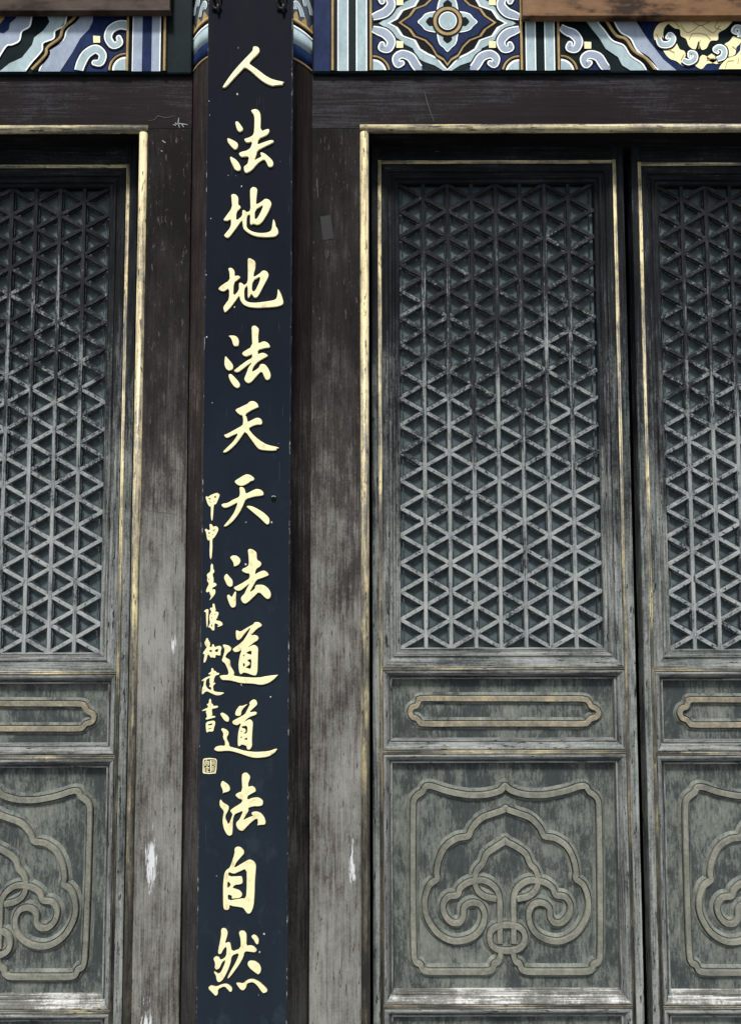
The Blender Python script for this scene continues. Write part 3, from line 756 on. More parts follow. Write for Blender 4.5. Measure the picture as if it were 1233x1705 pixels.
Z9 = 1233 / 130
GLY = [
 (360, 60, Z9, [[(590,180),(630,178),(668,190),(690,235),(685,275),(640,325),(585,375),(520,445),(570,485),(660,545),(760,625),(860,685),(940,712),(1085,740),(1050,760),(1060,785),(930,797),(900,805),(850,795),(750,745),(650,665),(570,590),(457,505),(400,565),(300,670),(215,765),(150,830),(95,832),(170,715),(250,605),(320,520),(430,400),(580,245),(578,210)]]),
 (360, 175, Z9, [[(302,280),(340,266),(375,305),(425,375),(428,410),(380,442),(340,420),(318,360)],
  [(178,535),(210,538),(290,575),(335,605),(355,650),(335,700),(305,720),(265,695),(215,640),(182,590)],
  [(220,830),(245,828),(320,875),(365,930),(397,1000),(385,1045),(345,1055),(300,1035),(265,975),(230,890)],
  [(548,100),(580,80),(640,75),(685,110),(708,185),(700,430),(825,383),(845,410),(835,455),(800,492),(675,545),(648,640),(760,595),(850,565),(900,565),(913,590),(890,615),(760,675),(650,735),(635,810),(603,885),(650,860),(718,825),(695,770),(710,755),(760,770),(830,825),(890,885),(907,935),(895,980),(850,997),(820,980),(795,920),(760,868),(680,915),(630,965),(580,1030),(520,1070),(475,1090),(445,1060),(436,990),(460,965),(500,940),(520,820),(420,835),(385,825),(360,785),(375,760),(430,742),(480,732),(550,685),(572,590),(500,608),(465,595),(442,555),(460,540),(520,525),(595,480),(605,330),(605,180)]]),
 (360, 300, Z9, [[(238,240),(280,226),(320,240),(355,285),(350,400),(375,410),(397,445),(325,510),(315,655),(415,575),(415,490),(435,478),(465,495),(490,520),(545,485),(540,330),(535,180),(550,135),(590,116),(635,130),(655,165),(640,290),(628,405),(745,330),(760,308),(810,305),(850,330),(875,370),(870,420),(820,530),(740,660),(690,710),(640,720),(595,700),(550,718),(535,700),(540,545),(490,575),(480,740),(510,785),(580,825),(680,845),(790,840),(850,820),(880,780),(890,680),(905,615),(935,680),(940,735),(970,775),(987,835),(970,875),(930,905),(790,915),(660,905),(580,885),(490,835),(435,785),(418,710),(415,635),(310,785),(200,928),(150,915),(125,880),(150,850),(235,745),(238,625),(185,655),(140,655),(115,635),(160,575),(255,445),(245,310)],
  [(615,485),(745,400),(725,470),(660,600),(610,640)]]),
 (355, 420, Z9, [[(240,270),(255,255),(295,255),(330,285),(345,325),(342,390),(380,373),(420,385),(435,408),(400,440),(330,492),(318,708),(410,610),(408,500),(430,485),(465,500),(490,530),(548,485),(550,300),(548,110),(575,100),(630,125),(672,165),(668,270),(650,330),(635,405),(735,345),(770,305),(810,292),(855,315),(880,360),(870,410),(800,540),(735,665),(700,720),(650,732),(605,660),(580,715),(545,740),(548,525),(495,585),(495,735),(515,775),(570,800),(680,805),(840,785),(960,765),(1000,740),(1015,680),(1020,590),(1035,595),(1080,680),(1112,790),(1100,840),(1010,870),(860,882),(680,890),(560,875),(480,840),(430,770),(415,695),(370,760),(290,870),(195,965),(180,950),(158,880),(200,820),(255,745),(255,575),(175,632),(120,620),(75,585),(150,520),(265,450),(260,330)],
  [(628,460),(748,390),(735,470),(660,630),(610,615)]]),
 (355, 535, Z9, [[(238,232),(340,230),(390,260),(413,320),(405,385),(395,400),(335,402),(315,370),(300,310),(275,265)],
  [(195,548),(240,600),(300,665),(322,715),(315,765),(255,790),(205,760),(180,690),(182,620)],
  [(248,842),(285,836),(330,875),(400,950),(430,1005),(420,1045),(380,1065),(330,1035),(280,965),(248,890)],
  [(608,100),(635,74),(670,75),(728,125),(715,230),(715,365),(770,328),(825,322),(880,360),(902,405),(890,425),(820,430),(710,460),(705,530),(760,505),(805,505),(850,530),(870,550),(840,575),(760,615),(690,665),(640,725),(605,815),(720,745),(742,685),(780,678),(820,685),(870,745),(905,820),(912,875),(895,920),(850,940),(815,910),(770,790),(690,870),(610,965),(560,987),(520,970),(492,925),(500,890),(530,820),(560,730),(620,655),(540,705),(460,770),(400,812),(355,810),(325,785),(370,750),(450,690),(530,630),(615,585),(618,525),(560,555),(515,567),(475,545),(457,515),(480,485),(620,405),(612,190)]]),
 (355, 655, Z9, [[(345,262),(450,215),(545,170),(580,132),(630,125),(675,140),(710,180),(722,225),(670,245),(610,270),(505,340),(535,385),(545,460),(600,430),(680,390),(720,390),(760,410),(780,460),(770,500),(690,500),(630,520),(555,560),(640,665),(740,750),(850,815),(1062,862),(995,880),(1012,900),(950,912),(850,908),(735,895),(690,855),(610,745),(510,605),(470,660),(380,790),(300,870),(230,925),(190,942),(150,932),(220,860),(320,765),(405,632),(310,670),(230,712),(195,700),(170,660),(220,645),(330,585),(465,510),(475,465),(475,400),(460,350),(430,350),(385,315)]]),
 (355, 775, Z9, [[(335,255),(400,210),(500,150),(545,140),(600,160),(640,190),(655,220),(635,245),(600,250),(555,285),(480,325),(420,328),(370,300)],
  [(415,345),(460,342),(490,360),(510,400),(515,450),(580,420),(660,380),(700,373),(750,385),(785,410),(800,445),(795,475),(740,485),(650,495),(515,535),(480,630),(430,730),(370,820),(300,900),(210,968),(165,965),(200,920),(270,840),(340,735),(395,582),(330,620),(240,665),(185,675),(145,655),(132,620),(160,605),(230,595),(330,535),(415,500),(425,430)],
  [(525,655),(550,637),(620,648),(700,685),(780,735),(850,790),(890,840),(893,915),(860,940),(830,925),(740,835),(620,735)]]),
 (355, 900, Z9, [[(268,265),(310,235),(370,238),(415,270),(440,320),(420,370),(380,400),(328,415),(325,355),(295,310)],
  [(218,522),(260,570),(300,615),(315,660),(310,720),(265,735),(225,710),(195,650),(172,585),(190,545)],
  [(242,845),(298,900),(320,850),(348,802),(368,815),(362,930),(365,1015),(350,1050),(310,1065),(280,1045),(250,980),(218,885)],
  [(548,145),(590,130),(640,150),(690,190),(692,310),(740,330),(768,365),(750,410),(680,450),(660,540),(720,500),(790,473),(835,485),(865,515),(882,545),(850,565),(770,595),(690,620),(640,710),(570,825),(660,765),(668,705),(720,698),(790,700),(850,735),(895,790),(917,850),(905,905),(865,930),(820,905),(725,808),(650,885),(560,970),(510,1000),(470,985),(438,930),(445,890),(500,835),(520,780),(580,675),(510,735),(440,790),(390,798),(350,780),(322,742),(400,705),(490,655),(578,595),(575,522),(530,520),(480,500),(453,475),(470,445),(520,425),(568,385),(560,230)]]),
 (355, 1030, Z9, [[(358,195),(375,180),(425,210),(530,145),(635,90),(650,60),(690,50),(735,62),(770,95),(768,120),(700,155),(590,272),(650,255),(700,270),(722,305),(705,345),(650,375),(540,465),(625,415),(670,418),(715,460),(710,580),(705,770),(700,850),(678,900),(620,892),(540,860),(480,850),(450,880),(420,865),(405,800),(402,700),(425,570),(455,490),(400,525),(340,530),(308,490),(320,470),(420,400),(480,345),(535,260),(600,130),(510,225),(430,330),(390,342),(365,310)],
  [(515,538),(608,500),(608,580)], [(480,570),(500,575),(478,605)], [(535,660),(608,630),(598,800),(545,780),(510,775),(590,720),(575,685)], [(475,695),(510,725),(480,770)],
  [(150,415),(180,408),(250,425),(290,460),(285,505),(230,545),(190,610),(270,650),(275,745),(310,800),(340,855),(320,900),(450,920),(600,930),(730,930),(850,905),(1015,885),(1028,890),(960,960),(880,1015),(790,1043),(720,1043),(640,1025),(430,1018),(320,985),(230,970),(140,970),(100,905),(150,890),(240,890),(245,830),(215,760),(190,705),(135,665),(160,600),(188,490)]]),
 (345, 1160, Z9, [[(205,265),(245,247),(310,285),(350,335),(350,375),(330,398),(275,375),(240,325)],
  [(515,138),(540,150),(640,112),(630,130),(580,175),(545,225),(540,285),(510,303),(460,298),(443,275),(455,215)],
  [(663,100),(700,55),(740,38),(780,60),(798,110),(780,140),(660,248),(750,233),(785,245),(785,270),(760,290),(690,310),(630,350),(580,410),(660,352),(705,370),(728,410),(720,500),(710,690),(715,770),(690,820),(655,838),(630,820),(622,770),(545,750),(525,778),(485,778),(485,650),(500,520),(540,410),(480,450),(430,440),(398,410),(410,375),(500,330),(600,275),(640,190),(680,115)],
  [(550,465),(640,455),(632,580),(570,580),(620,550),(600,500),(550,495)], [(535,530),(555,545),(538,565)], [(535,625),(555,635),(535,665)], [(580,670),(635,640),(635,685)],
  [(220,515),(245,492),(310,520),(345,560),(340,600),(315,635),(320,685),(350,730),(352,785),(430,805),(600,855),(760,872),(900,865),(1000,850),(1060,825),(1115,817),(1070,880),(970,945),(800,965),(700,955),(580,915),(480,880),(380,855),(310,850),(180,862),(130,845),(112,825),(135,790),(200,772),(285,775),(285,705),(250,645),(260,570)]]),
 (345, 1280, Z9, [[(248,187),(300,220),(350,260),(370,320),(345,355),(280,370),(245,388),(255,345),(215,255),(225,210)],
  [(215,475),(250,530),(330,575),(350,610),(330,670),(300,720),(290,770),(340,890),(395,745),(405,712),(365,660),(380,640),(470,580),(550,530),(555,475),(510,475),(445,415),(470,385),(560,350),(545,90),(590,58),(630,60),(680,110),(682,145),(655,215),(648,285),(710,265),(755,290),(778,350),(720,380),(640,425),(635,490),(720,455),(800,447),(850,470),(887,505),(880,570),(820,588),(740,585),(650,610),(660,655),(620,720),(565,812),(650,770),(735,735),(695,700),(730,675),(790,670),(860,700),(910,770),(928,850),(910,878),(840,880),(790,892),(805,840),(790,770),(690,845),(610,930),(570,975),(520,970),(480,935),(458,880),(465,835),(510,800),(575,655),(500,685),(440,712),(410,790),(405,1020),(385,1045),(350,1055),(310,1030),(265,940),(245,830),(255,730),(272,665),(205,590),(198,520)]]),
 (340, 1405, Z9, [[(482,60),(540,36),(590,55),(630,100),(637,145),(590,195),(510,290),(465,385),(590,310),(690,252),(735,245),(790,275),(822,325),(820,400),(805,560),(800,780),(785,980),(740,1085),(690,1098),(660,1065),(620,1000),(530,985),(450,975),(405,955),(405,1010),(380,1038),(335,1035),(305,1005),(302,820),(302,620),(320,470),(350,410),(405,375),(440,280),(485,140)],
  [(388,435),(470,468),(540,440),(672,378),(675,620),(665,860),(560,862),(385,895),(375,790),(445,810),(430,858),(560,850),(600,815),(605,780),(560,725),(445,690),(490,640),(590,630),(615,600),(600,515),(580,508),(385,515)], [(375,575),(430,635),(370,705)]]),
 (335, 1540, Z9, [[(318,55),(360,42),(400,60),(425,115),(410,190),(375,290),(440,262),(470,290),(485,420),(630,360),(625,210),(597,115),(620,88),(680,85),(725,140),(715,325),(780,315),(840,335),(887,390),(850,425),(790,415),(692,405),(670,500),(610,610),(530,720),(470,800),(430,840),(415,825),(470,720),(560,560),(605,430),(490,470),(470,590),(430,700),(360,840),(310,890),(265,890),(245,850),(238,790),(205,735),(212,725),(280,770),(320,730),(375,600),(385,540),(335,580),(300,670),(250,700),(215,670),(225,600),(195,515),(240,488),(285,500),(310,555),(400,490),(405,330),(365,360),(320,450),(280,450),(268,420),(300,250),(320,150)],
  [(788,175),(830,145),(880,165),(912,215),(910,280),(890,302),(860,280),(840,235)],
  [(740,580),(780,558),(850,562),(920,610),(952,680),(940,740),(905,775),(860,745),(770,675),(735,620)],
  [(110,985),(150,948),(200,955),(240,970),(330,930),(400,922),(450,945),(495,990),(490,1040),(455,1048),(425,1010),(370,955),(270,1005),(272,1080),(235,1115),(190,1070)],
  [(550,905),(590,905),(665,920),(720,870),(780,848),(840,850),(920,890),(1000,960),(1050,1015),(1040,1050),(980,1070),(950,1035),(880,935),(815,890),(730,910),(715,975),(680,1020),(640,1020),(605,990)]]),
]
ZA, ZC, ZD = 818 / 60, 890 / 60, 758 / 60
SMALL = [
 (325, 810, ZA, [[(238,245),(265,220),(295,245),(318,225),(345,200),(490,142),(545,170),(562,205),(525,300),(475,410),(425,410),(412,640),(395,778),(375,778),(358,680),(360,450),(335,462),(290,410),(255,310)], [(300,265),(360,275),(345,300),(318,295)], [(325,330),(360,365),(345,385)], [(425,235),(485,210),(460,275)], [(425,340),(445,320),(430,365)]]),
 (325, 810, ZA, [[(325,855),(370,855),(395,885),(408,920),(470,898),(515,925),(535,980),(495,1070),(430,1175),(392,1185),(395,1400),(375,1650),(345,1650),(328,1530),(340,1210),(295,1230),(270,1180),(250,1040),(220,990),(245,955),(305,1000),(342,980)], [(300,1045),(340,1040),(335,1070),(305,1075)], [(310,1125),(335,1115),(320,1155)], [(395,1015),(460,960),(430,1015)], [(398,1085),(418,1085),(402,1125)]]),
 (325, 935, ZA, [[(355,80),(385,55),(410,75),(412,165),(438,200),(435,250),(395,285),(425,400),(415,490),(460,488),(492,520),(480,555),(400,590),(385,640),(445,625),(465,670),(455,740),(335,885),(330,870),(365,790),(335,740),(325,675),(280,705),(245,680),(265,610),(320,500),(270,440),(285,370),(265,310),(280,280),(350,230)], [(300,405),(325,380),(322,430)]]),
 (325, 935, ZA, [[(200,1140),(220,1105),(280,1075),(312,1100),(300,1250),(285,1495),(265,1495),(250,1300),(250,1150)],
  [(395,970),(420,950),(445,975),(460,1060),(475,1105),(440,1130),(520,1145),(540,1180),(500,1280),(465,1335),(560,1350),(610,1380),(632,1430),(600,1460),(510,1485),(500,1475),(545,1440),(440,1390),(445,1550),(415,1572),(380,1550),(345,1500),(310,1500),(305,1480),(345,1380),(325,1320),(325,1220),(375,1130),(335,1085),(350,1045),(400,1050)], [(435,1190),(475,1185),(450,1215)], [(360,1270),(385,1260),(380,1295)], [(360,1465),(390,1415),(390,1475)], [(375,1200),(390,1175),(385,1215)]]),
 (325, 1055, ZC, [[(230,230),(270,140),(298,100),(325,150),(380,240),(355,340),(420,320),(425,270),(445,258),(470,280),(485,340),(570,302),(630,305),(662,350),(630,440),(635,540),(580,540),(510,520),(500,608),(430,580),(395,600),(320,490),(285,640),(240,722),(205,705),(240,500),(205,505),(192,475),(300,330),(260,305)], [(330,425),(415,395),(415,475)], [(495,400),(575,370),(565,455),(500,455)]]),
 (325, 1055, ZC, [[(402,860),(430,845),(460,885),(460,920),(510,918),(530,965),(590,970),(605,1005),(520,1030),(495,1050),(465,1130),(470,1165),(445,1225),(490,1205),(505,1235),(445,1280),(455,1415),(520,1440),(630,1450),(710,1455),(712,1475),(600,1525),(510,1520),(400,1470),(280,1410),(190,1500),(165,1490),(180,1320),(205,1310),(225,1145),(170,1180),(162,1150),(270,1080),(385,1035),(395,1010),(335,1005),(330,980),(400,940)], [(440,970),(465,965),(455,1000)], [(280,1130),(375,1085),(355,1120),(360,1165),(352,1200),(375,1240),(345,1310),(400,1325),(400,1400),(310,1360),(260,1265)], [(195,1365),(220,1385),(200,1420)]]),
 (325, 1165, ZD, [[(295,0),(318,-25),(340,5),(340,75),(380,100),(385,135),(470,125),(488,150),(470,170),(355,190),(355,250),(368,300),(340,340),(420,340),(432,370),(330,395),(240,420),(215,400),(255,360),(240,290),(225,260),(245,220),(150,240),(150,220),(270,165),(275,130),(240,100),(290,75)],
  [(225,470),(370,440),(410,445),(430,495),(400,590),(385,670),(285,665),(260,690),(240,680),(228,600)], [(268,520),(370,490),(355,535),(270,545)], [(280,605),(350,590),(345,605),(280,630)]]),
]
def rect(x0, y0, x1, y1): return [(x0, y0), (x1, y0), (x1, y1), (x0, y1)]
SEAL = (325, 1165, ZD, [[(190,1235),(310,1225),(430,1238),(458,1270),(450,1450),(435,1545),(300,1560),(180,1550),(160,1520),(165,1300),(170,1260)], [(200,1260),(310,1250),(415,1255),(440,1280),(430,1440),(415,1525),(300,1540),(190,1525),(182,1400),(188,1290)],
  [(318,1270),(340,1270),(340,1525),(318,1525)], rect(348,1280,420,1292), rect(350,1310,362,1385), rect(375,1300,388,1370), rect(400,1300,414,1400), rect(348,1395,395,1407), rect(350,1420,360,1510), rect(372,1415,384,1515), rect(398,1415,410,1510), rect(344,1460,350,1470),
  [(230,1258),(244,1258),(244,1290),(300,1290),(300,1302),(200,1302),(200,1290),(230,1290)], rect(200,1315,212,1400), rect(224,1310,238,1385), rect(252,1310,266,1400), rect(282,1310,296,1385), rect(200,1425,214,1520), [(225,1420),(250,1405),(300,1425),(300,1440),(250,1425),(235,1440)], rect(232,1450,296,1462), rect(232,1475,244,1520), rect(255,1470,268,1505), rect(246,1508,300,1520)])

def chaikin(p, k=0.22):
    out = []
    n = len(p)
    for i in range(n):
        a, b = p[i], p[(i + 1) % n]
        out.append((a[0] + (b[0] - a[0]) * k, a[1] + (b[1] - a[1]) * k))
        out.append((a[0] + (b[0] - a[0]) * (1 - k), a[1] + (b[1] - a[1]) * (1 - k)))
    return out

def glyph(spec, name, ext, bev, smooth=True):
    ox, oy, sc, loops = spec
    cu = bpy.data.curves.new(name, 'CURVE')
    cu.dimensions = '2D'; cu.fill_mode = 'BOTH'
    cu.extrude = ext; cu.bevel_depth = bev; cu.bevel_resolution = 1; cu.offset = -bev
    allp = []
    for lp in loops:
        q = [BP.ab(ox + x / sc, oy + y / sc) for x, y in (chaikin(lp) if smooth else lp)]
        allp.append(q)
    ca = sum(p[0] for q in allp for p in q) / sum(len(q) for q in allp)
    cbb = min(p[1] for q in allp for p in q)
    for q in allp:
        sp = cu.splines.new('POLY'); sp.points.add(len(q) - 1); sp.use_cyclic_u = True
        for i, (a, b) in enumerate(q): sp.points[i].co = (a - ca, b - cbb, 0, 1)
    ob = bpy.data.objects.new(name, cu); COL.objects.link(ob)
    dg = bpy.context.evaluated_depsgraph_get()
    me = bpy.data.meshes.new_from_object(ob.evaluated_get(dg))
    bpy.data.objects.remove(ob)
    me.materials.clear(); me.materials.append(M_CHAR); me.materials.append(M_CHARE)
    for p in me.polygons: p.material_index = 0 if abs(p.normal.z) > 0.9 else 1
    o = bpy.data.objects.new(name, me); COL.objects.link(o)
    m = Matrix.Identity(4)
    zz = BP.n
    for i in range(3):
        m[i][0], m[i][1], m[i][2] = BP.ux[i], BP.uz[i], zz[i]
    w = BP.w(ca, cbb, ext + bev - 0.001)
    m.translation = w - origin(cb)
    o.parent = cb
    o.matrix_local = m
    return o
for g in GLY: glyph(g, 'character', 0.0014, 0.0016)
for g in SMALL: glyph(g, 'inscription_character', 0.001, 0.0006)
glyph(SEAL, 'seal_mark', 0.001, 0.0003, False)

def tube(pc, pts, r, mat, n=8, closed=False):
    N = len(pts); vs_ = []
    for i in range(N):
        a = Vector(pts[(i - 1) % N] if closed or i else pts[i]); b = Vector(pts[(i + 1) % N] if closed or i < N - 1 else pts[i])
        tdir = (b - a).normalized()
        s1 = tdir.cross(Vector((0.3, 0.9, 0.2))).normalized(); s2 = tdir.cross(s1).normalized()
        for k in range(n):
            an = 2 * math.pi * k / n
            vs_.append(Vector(pts[i]) + s1 * r * math.cos(an) + s2 * r * math.sin(an))
    fs = []
    for i in range(N if closed else N - 1):
        j = (i + 1) % N
        for k in range(n): fs.append((i * n + k, i * n + (k + 1) % n, j * n + (k + 1) % n, j * n + k))
    pc.add(vs_, fs, mat)
for (hx, hy) in ((362, 10), (470, 10)):
    a, b = BP.ab(hx, hy)
    pc = Piece()
    tube(pc, [BP.w(a + 0.010 * math.cos(q), b + 0.016 * math.sin(q) + 0.03, 0.010 + 0.002 * math.cos(q)) for q in [2 * math.pi * i / 20 for i in range(20)]], 0.0035, M_IRON, closed=True)
    pc.build('chain_link', cb, True)
    pc = Piece()
    tube(pc, [BP.w(a - 0.002 + 0.012 * math.cos(q), b + 0.012 * math.sin(q), 0.011 + 0.006 * math.sin(q)) for q in [2 * math.pi * i / 20 for i in range(20)]], 0.0035, M_IRON, closed=True)
    pc.build('hanging_ring', cb, True)
    pc = Piece()
    tube(pc, [BP.w(a + 0.004, b - 0.012 + 0.009 * math.sin(q), 0.004 + 0.010 * math.cos(q)) for q in [math.pi * i / 10 - math.pi / 2 for i in range(11)]], 0.004, M_IRON)
    pc.build('staple', cb, True)

# ------------------------------------------------------------------ door leaves
ROW = 1160
lx = lambda px: X(px, ROW, YD)
lzz = lambda py: Zp(840, py, YD)
XO0, XB0a, XB0b, XB1a, XB1b, XO1 = lx(620), lx(631), lx(637), lx(1039.5), lx(1046), lx(1059)
bead_rows = [(267, 272.5), (1109, 1115.5), (1249, 1255.5), (1673, 1679.5)]
beads_z = [((lzz(a) + lzz(b)) / 2, abs(lzz(a) - lzz(b))) for a, b in bead_rows]
Z_TOP = z_lin_bot + 0.02
Z_BOT = 0.145
b4 = (lzz(1815), 0.012)
TH = 0.05

def frame_ring(pc, x0, x1, z0, z1, prof, mats):
    """mitred moulding: prof = [(inset, y)], mats for left, right, top, bottom"""
    loops = [[(x0 + i, y, z0 + i), (x1 - i, y, z0 + i), (x1 - i, y, z1 - i), (x0 + i, y, z1 - i)] for i, y in prof]
    sides = {(0, 1): mats[3], (1, 2): mats[1], (2, 3): mats[2], (3, 0): mats[0]}
    for k in range(len(loops) - 1):
        A, B = loops[k], loops[k + 1]
        for (i, j), mt in sides.items():
            pc.add([A[i], A[j], B[j], B[i]], [(0, 1, 2, 3)], mt)

lf = empty('door_leaf', ((XO0 + XO1) / 2, YD + 0.025, Z_BOT))
for (a, b) in ((XO0, XB0b + 0.0005), (XB1a - 0.0005, XO1)):
    pc = Piece(); pc.box(a, b, YD, YD + TH, Z_BOT, Z_TOP, M_FR_V, 0.003); pc.build('stile', lf)
zs = [z_ for z_, _ in beads_z] + [b4[0]]
rails = [(zs[0] - 0.006, Z_TOP)] + [(z_ - 0.006, z_ + 0.006) for z_ in zs[1:4]] + [(Z_BOT, zs[4] + 0.006)]
for (a, b) in rails:
    pc = Piece(); pc.box(XB0b, XB1a, YD + 0.0008, YD + TH - 0.001, a, b, M_FR_H, 0.0015); pc.build('rail', lf)
for c_ in ((XB0a + XB0b) / 2, (XB1a + XB1b) / 2):
    pc = Piece(); bead2(pc, 'v', zs[4] - 0.006, zs[0] + 0.006, c_, XB0b - XB0a, YD - 0.0003, M_GOLD_V); pc.build('gilt_bead', lf, True)
for z_ in zs:
    pc = Piece(); bead2(pc, 'h', XB0b, XB1a, z_, 0.0115, YD + 0.0003, M_GOLD_H); pc.build('gilt_bead', lf, True)

# lattice window
fx0, fx1 = XB0b, XB1a
fz1, fz0 = zs[0] - 0.0062, zs[1] + 0.0062
OX0, OX1, OZ0, OZ1 = lx(668) , lx(1006), lzz(1080), lzz(302)
pc = Piece()
mm = (M_FR_V, M_FR_V, M_FR_H, M_FR_H)
i1 = (OX0 - fx0)
prof = [(0.0, YD + 0.002), (0.003, YD - 0.001), (0.021, YD + 0.003), (0.024, YD + 0.010), (0.032, YD + 0.011), (0.035, YD + 0.006), (0.041, YD + 0.006), (0.044, YD + 0.013), (i1 - 0.006, YD + 0.012), (i1 - 0.002, YD + 0.010), (i1, YD + 0.013), (i1, YD + 0.035)]
frame_ring(pc, fx0, fx1, OZ0 - i1, OZ1 + i1, prof, mm)
pc.build('lattice_moulding', lf)
for (a, b) in ((fz0, OZ0 - i1), (OZ1 + i1, fz1)):
    if b - a > 0.001:
        pc = Piece(); pc.box(fx0, fx1, YD + 0.003, YD + 0.03, a, b, M_FR_H); pc.build('rail', lf)
pc = Piece(); pc.box(fx0 - 0.001, fx1 + 0.001, YD + 0.040, YD + 0.050, fz0, fz1, M_BACK); pc.build('backing_board', lf)

NC = 8
sx_ = (OX1 - OX0) / NC
NR = round((OZ1 - OZ0) / (2 * sx_ * math.tan(math.radians(30))))
vz = (OZ1 - OZ0) / NR
print('lattice cols', NC, 'rows', NR, 'cell', sx_, vz, vz / (2 * sx_ * math.tan(math.radians(30))))
BARW = 0.0118
def bar(p, q, w, y0, y1, mat, jit=0.0):
    d = Vector((q[0] - p[0], 0, q[1] - p[1])); L = d.length; d.normalize()
    nrm = Vector((-d.z, 0, d.x)) * (w / 2)
    e_ = w * 0.09
    n2 = nrm * (1 - 2 * e_ / w)
    a, b = Vector((p[0], 0, p[1])), Vector((q[0], 0, q[1]))
    vs_ = []
    for c_ in (a, b):
        for (o_, y) in ((-nrm, y1), (-nrm, y0 + e_), (-n2, y0), (n2, y0), (nrm, y0 + e_), (nrm, y1)):
            v = c_ + o_; vs_.append((v.x, y, v.z))
    fs = [(k, (k + 1) % 6, 6 + (k + 1) % 6, 6 + k) for k in range(6)] + [tuple(range(6)), tuple(range(6, 12))]
    pc = Piece(); pc.add(vs_, fs, mat)
    return pc.build('lattice_bar', lf)
YF = YD + 0.016
for k in range(1, NC):
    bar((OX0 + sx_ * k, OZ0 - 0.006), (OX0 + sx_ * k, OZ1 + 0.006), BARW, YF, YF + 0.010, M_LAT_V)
for sgn in (1, -1):
    yo = 0.0012 if sgn > 0 else 0.0024
    for j in range(-NC // 2 if sgn > 0 else 0, NR + 1 if sgn > 0 else NR + NC // 2 + 1):
        pts = []
        for k in (0, NC):
            pts.append((OX0 + sx_ * k, OZ0 + vz * j + sgn * vz / 2 * k))
        (xa, za), (xb, zb) = pts
        sl = (zb - za) / (xb - xa)
        def clip(zl, side):
            return (xa + (zl - za) / sl, zl)
        lo, hi = OZ0, OZ1
        A, B = [xa, za], [xb, zb]
        for Q in (A, B):
            if Q[1] < lo: Q[0], Q[1] = clip(lo, 0)
            if Q[1] > hi: Q[0], Q[1] = clip(hi, 0)
        if B[0] - A[0] < sx_ * 0.5: continue
        ex = 0.005
        A = (A[0] - ex, A[1] - ex * sl); B = (B[0] + ex, B[1] + ex * sl)
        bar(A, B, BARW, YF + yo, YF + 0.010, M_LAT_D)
# notched fretwork lining every triangular cell
pc = Piece()
def fret(tri):
    c_ = (sum(p[0] for p in tri) / 3, sum(p[1] for p in tri) / 3)
    ins = BARW / 2 + 0.0016
    # inset triangle: scale about the centroid so each side moves in by ins
    r_in = abs((tri[1][0] - tri[0][0]) * (tri[2][1] - tri[0][1]) - (tri[2][0] - tri[0][0]) * (tri[1][1] - tri[0][1])) / sum(math.hypot(tri[i][0] - tri[(i + 1) % 3][0], tri[i][1] - tri[(i + 1) % 3][1]) for i in range(3))
    def at(d):
        k = 1 - d / r_in
        return [(c_[0] + (p[0] - c_[0]) * k, c_[1] + (p[1] - c_[1]) * k) for p in tri]
    T0, T1, T2 = at(ins), at(ins + 0.0022), at(ins + 0.0036)
    y0, y1 = YF + 0.0065, YF + 0.013
    for i in range(3):
        j = (i + 1) % 3
        seq = [(0.10, T1), (0.20, T1), (0.20, T2), (0.32, T2), (0.32, T1), (0.44, T1), (0.44, T2), (0.56, T2), (0.56, T1), (0.68, T1), (0.68, T2), (0.80, T2), (0.80, T1), (0.90, T1)]
        vs_ = []
        for (t_, T) in seq:
            o_ = (T0[i][0] + (T0[j][0] - T0[i][0]) * t_, T0[i][1] + (T0[j][1] - T0[i][1]) * t_)
            n_ = (T[i][0] + (T[j][0] - T[i][0]) * t_, T[i][1] + (T[j][1] - T[i][1]) * t_)
            vs_ += [(o_[0], y0, o_[1]), (n_[0], y0, n_[1]), (n_[0], y1, n_[1])]
        fs = []
        for k in range(len(seq) - 1):
            a = 3 * k; b = a + 3
            if abs(seq[k][0] - seq[k + 1][0]) > 1e-6: fs.append((a, a + 1, b + 1, b))
            fs.append((a + 1, a + 2, b + 2, b + 1))
        pc.add(vs_, fs, M_FRET)
for k in range(NC):
    xl, xr = OX0 + sx_ * k, OX0 + sx_ * (k + 1)
    ol, orr = (0, vz / 2) if k % 2 == 0 else (vz / 2, 0)
    for j in range(-1, NR + 1):
        zl, zr = OZ0 + ol + vz * j, OZ0 + orr + vz * j
        for tri in ([(xl, zl), (xl, zl + vz), (xr, (zr if orr > ol else zr + vz))], [(xr, zr), (xr, zr + vz), (xl, (zl + vz if orr > ol else zl))]):
            if min(p[1] for p in tri) < OZ0 - 1e-4 or max(p[1] for p in tri) > OZ1 + 1e-4: continue
            fret(tri)
fo = pc.build('fretwork', lf); fo['kind'] = 'stuff'

# panels
PY = YD + 0.034
def panel(z0, z1, name_bottom_mat):
    """sunk panel with mitred moulding between two gilt beads"""
    pc = Piece()
    zA, zB = z0 + 0.0062, z1 - 0.0062
    prof = [(0.0, YD + 0.003), (0.003, YD - 0.004), (0.007, YD - 0.004), (0.013, YD + 0.000), (0.018, YD + 0.008), (0.0225, YD + 0.018), (0.024, YD + 0.012), (0.0285, YD + 0.012), (0.0295, PY + 0.001)]
    frame_ring(pc, fx0, fx1, zA, zB, prof, (M_FR_V, M_FR_V, M_FR_H, name_bottom_mat))
    pc.build('panel_moulding', lf)
    pc = Piece()
    pc.box(fx0 + 0.02, fx1 - 0.02, PY, PY + 0.02, zA + 0.02, zB - 0.02, M_PANEL)
    return pc.build('panel', lf)
narrow = panel(zs[2], zs[1], M_FR_H)
skirt = panel(zs[3], zs[2], M_FR_WHITE)
low = panel(zs[4], zs[3], M_FR_H)
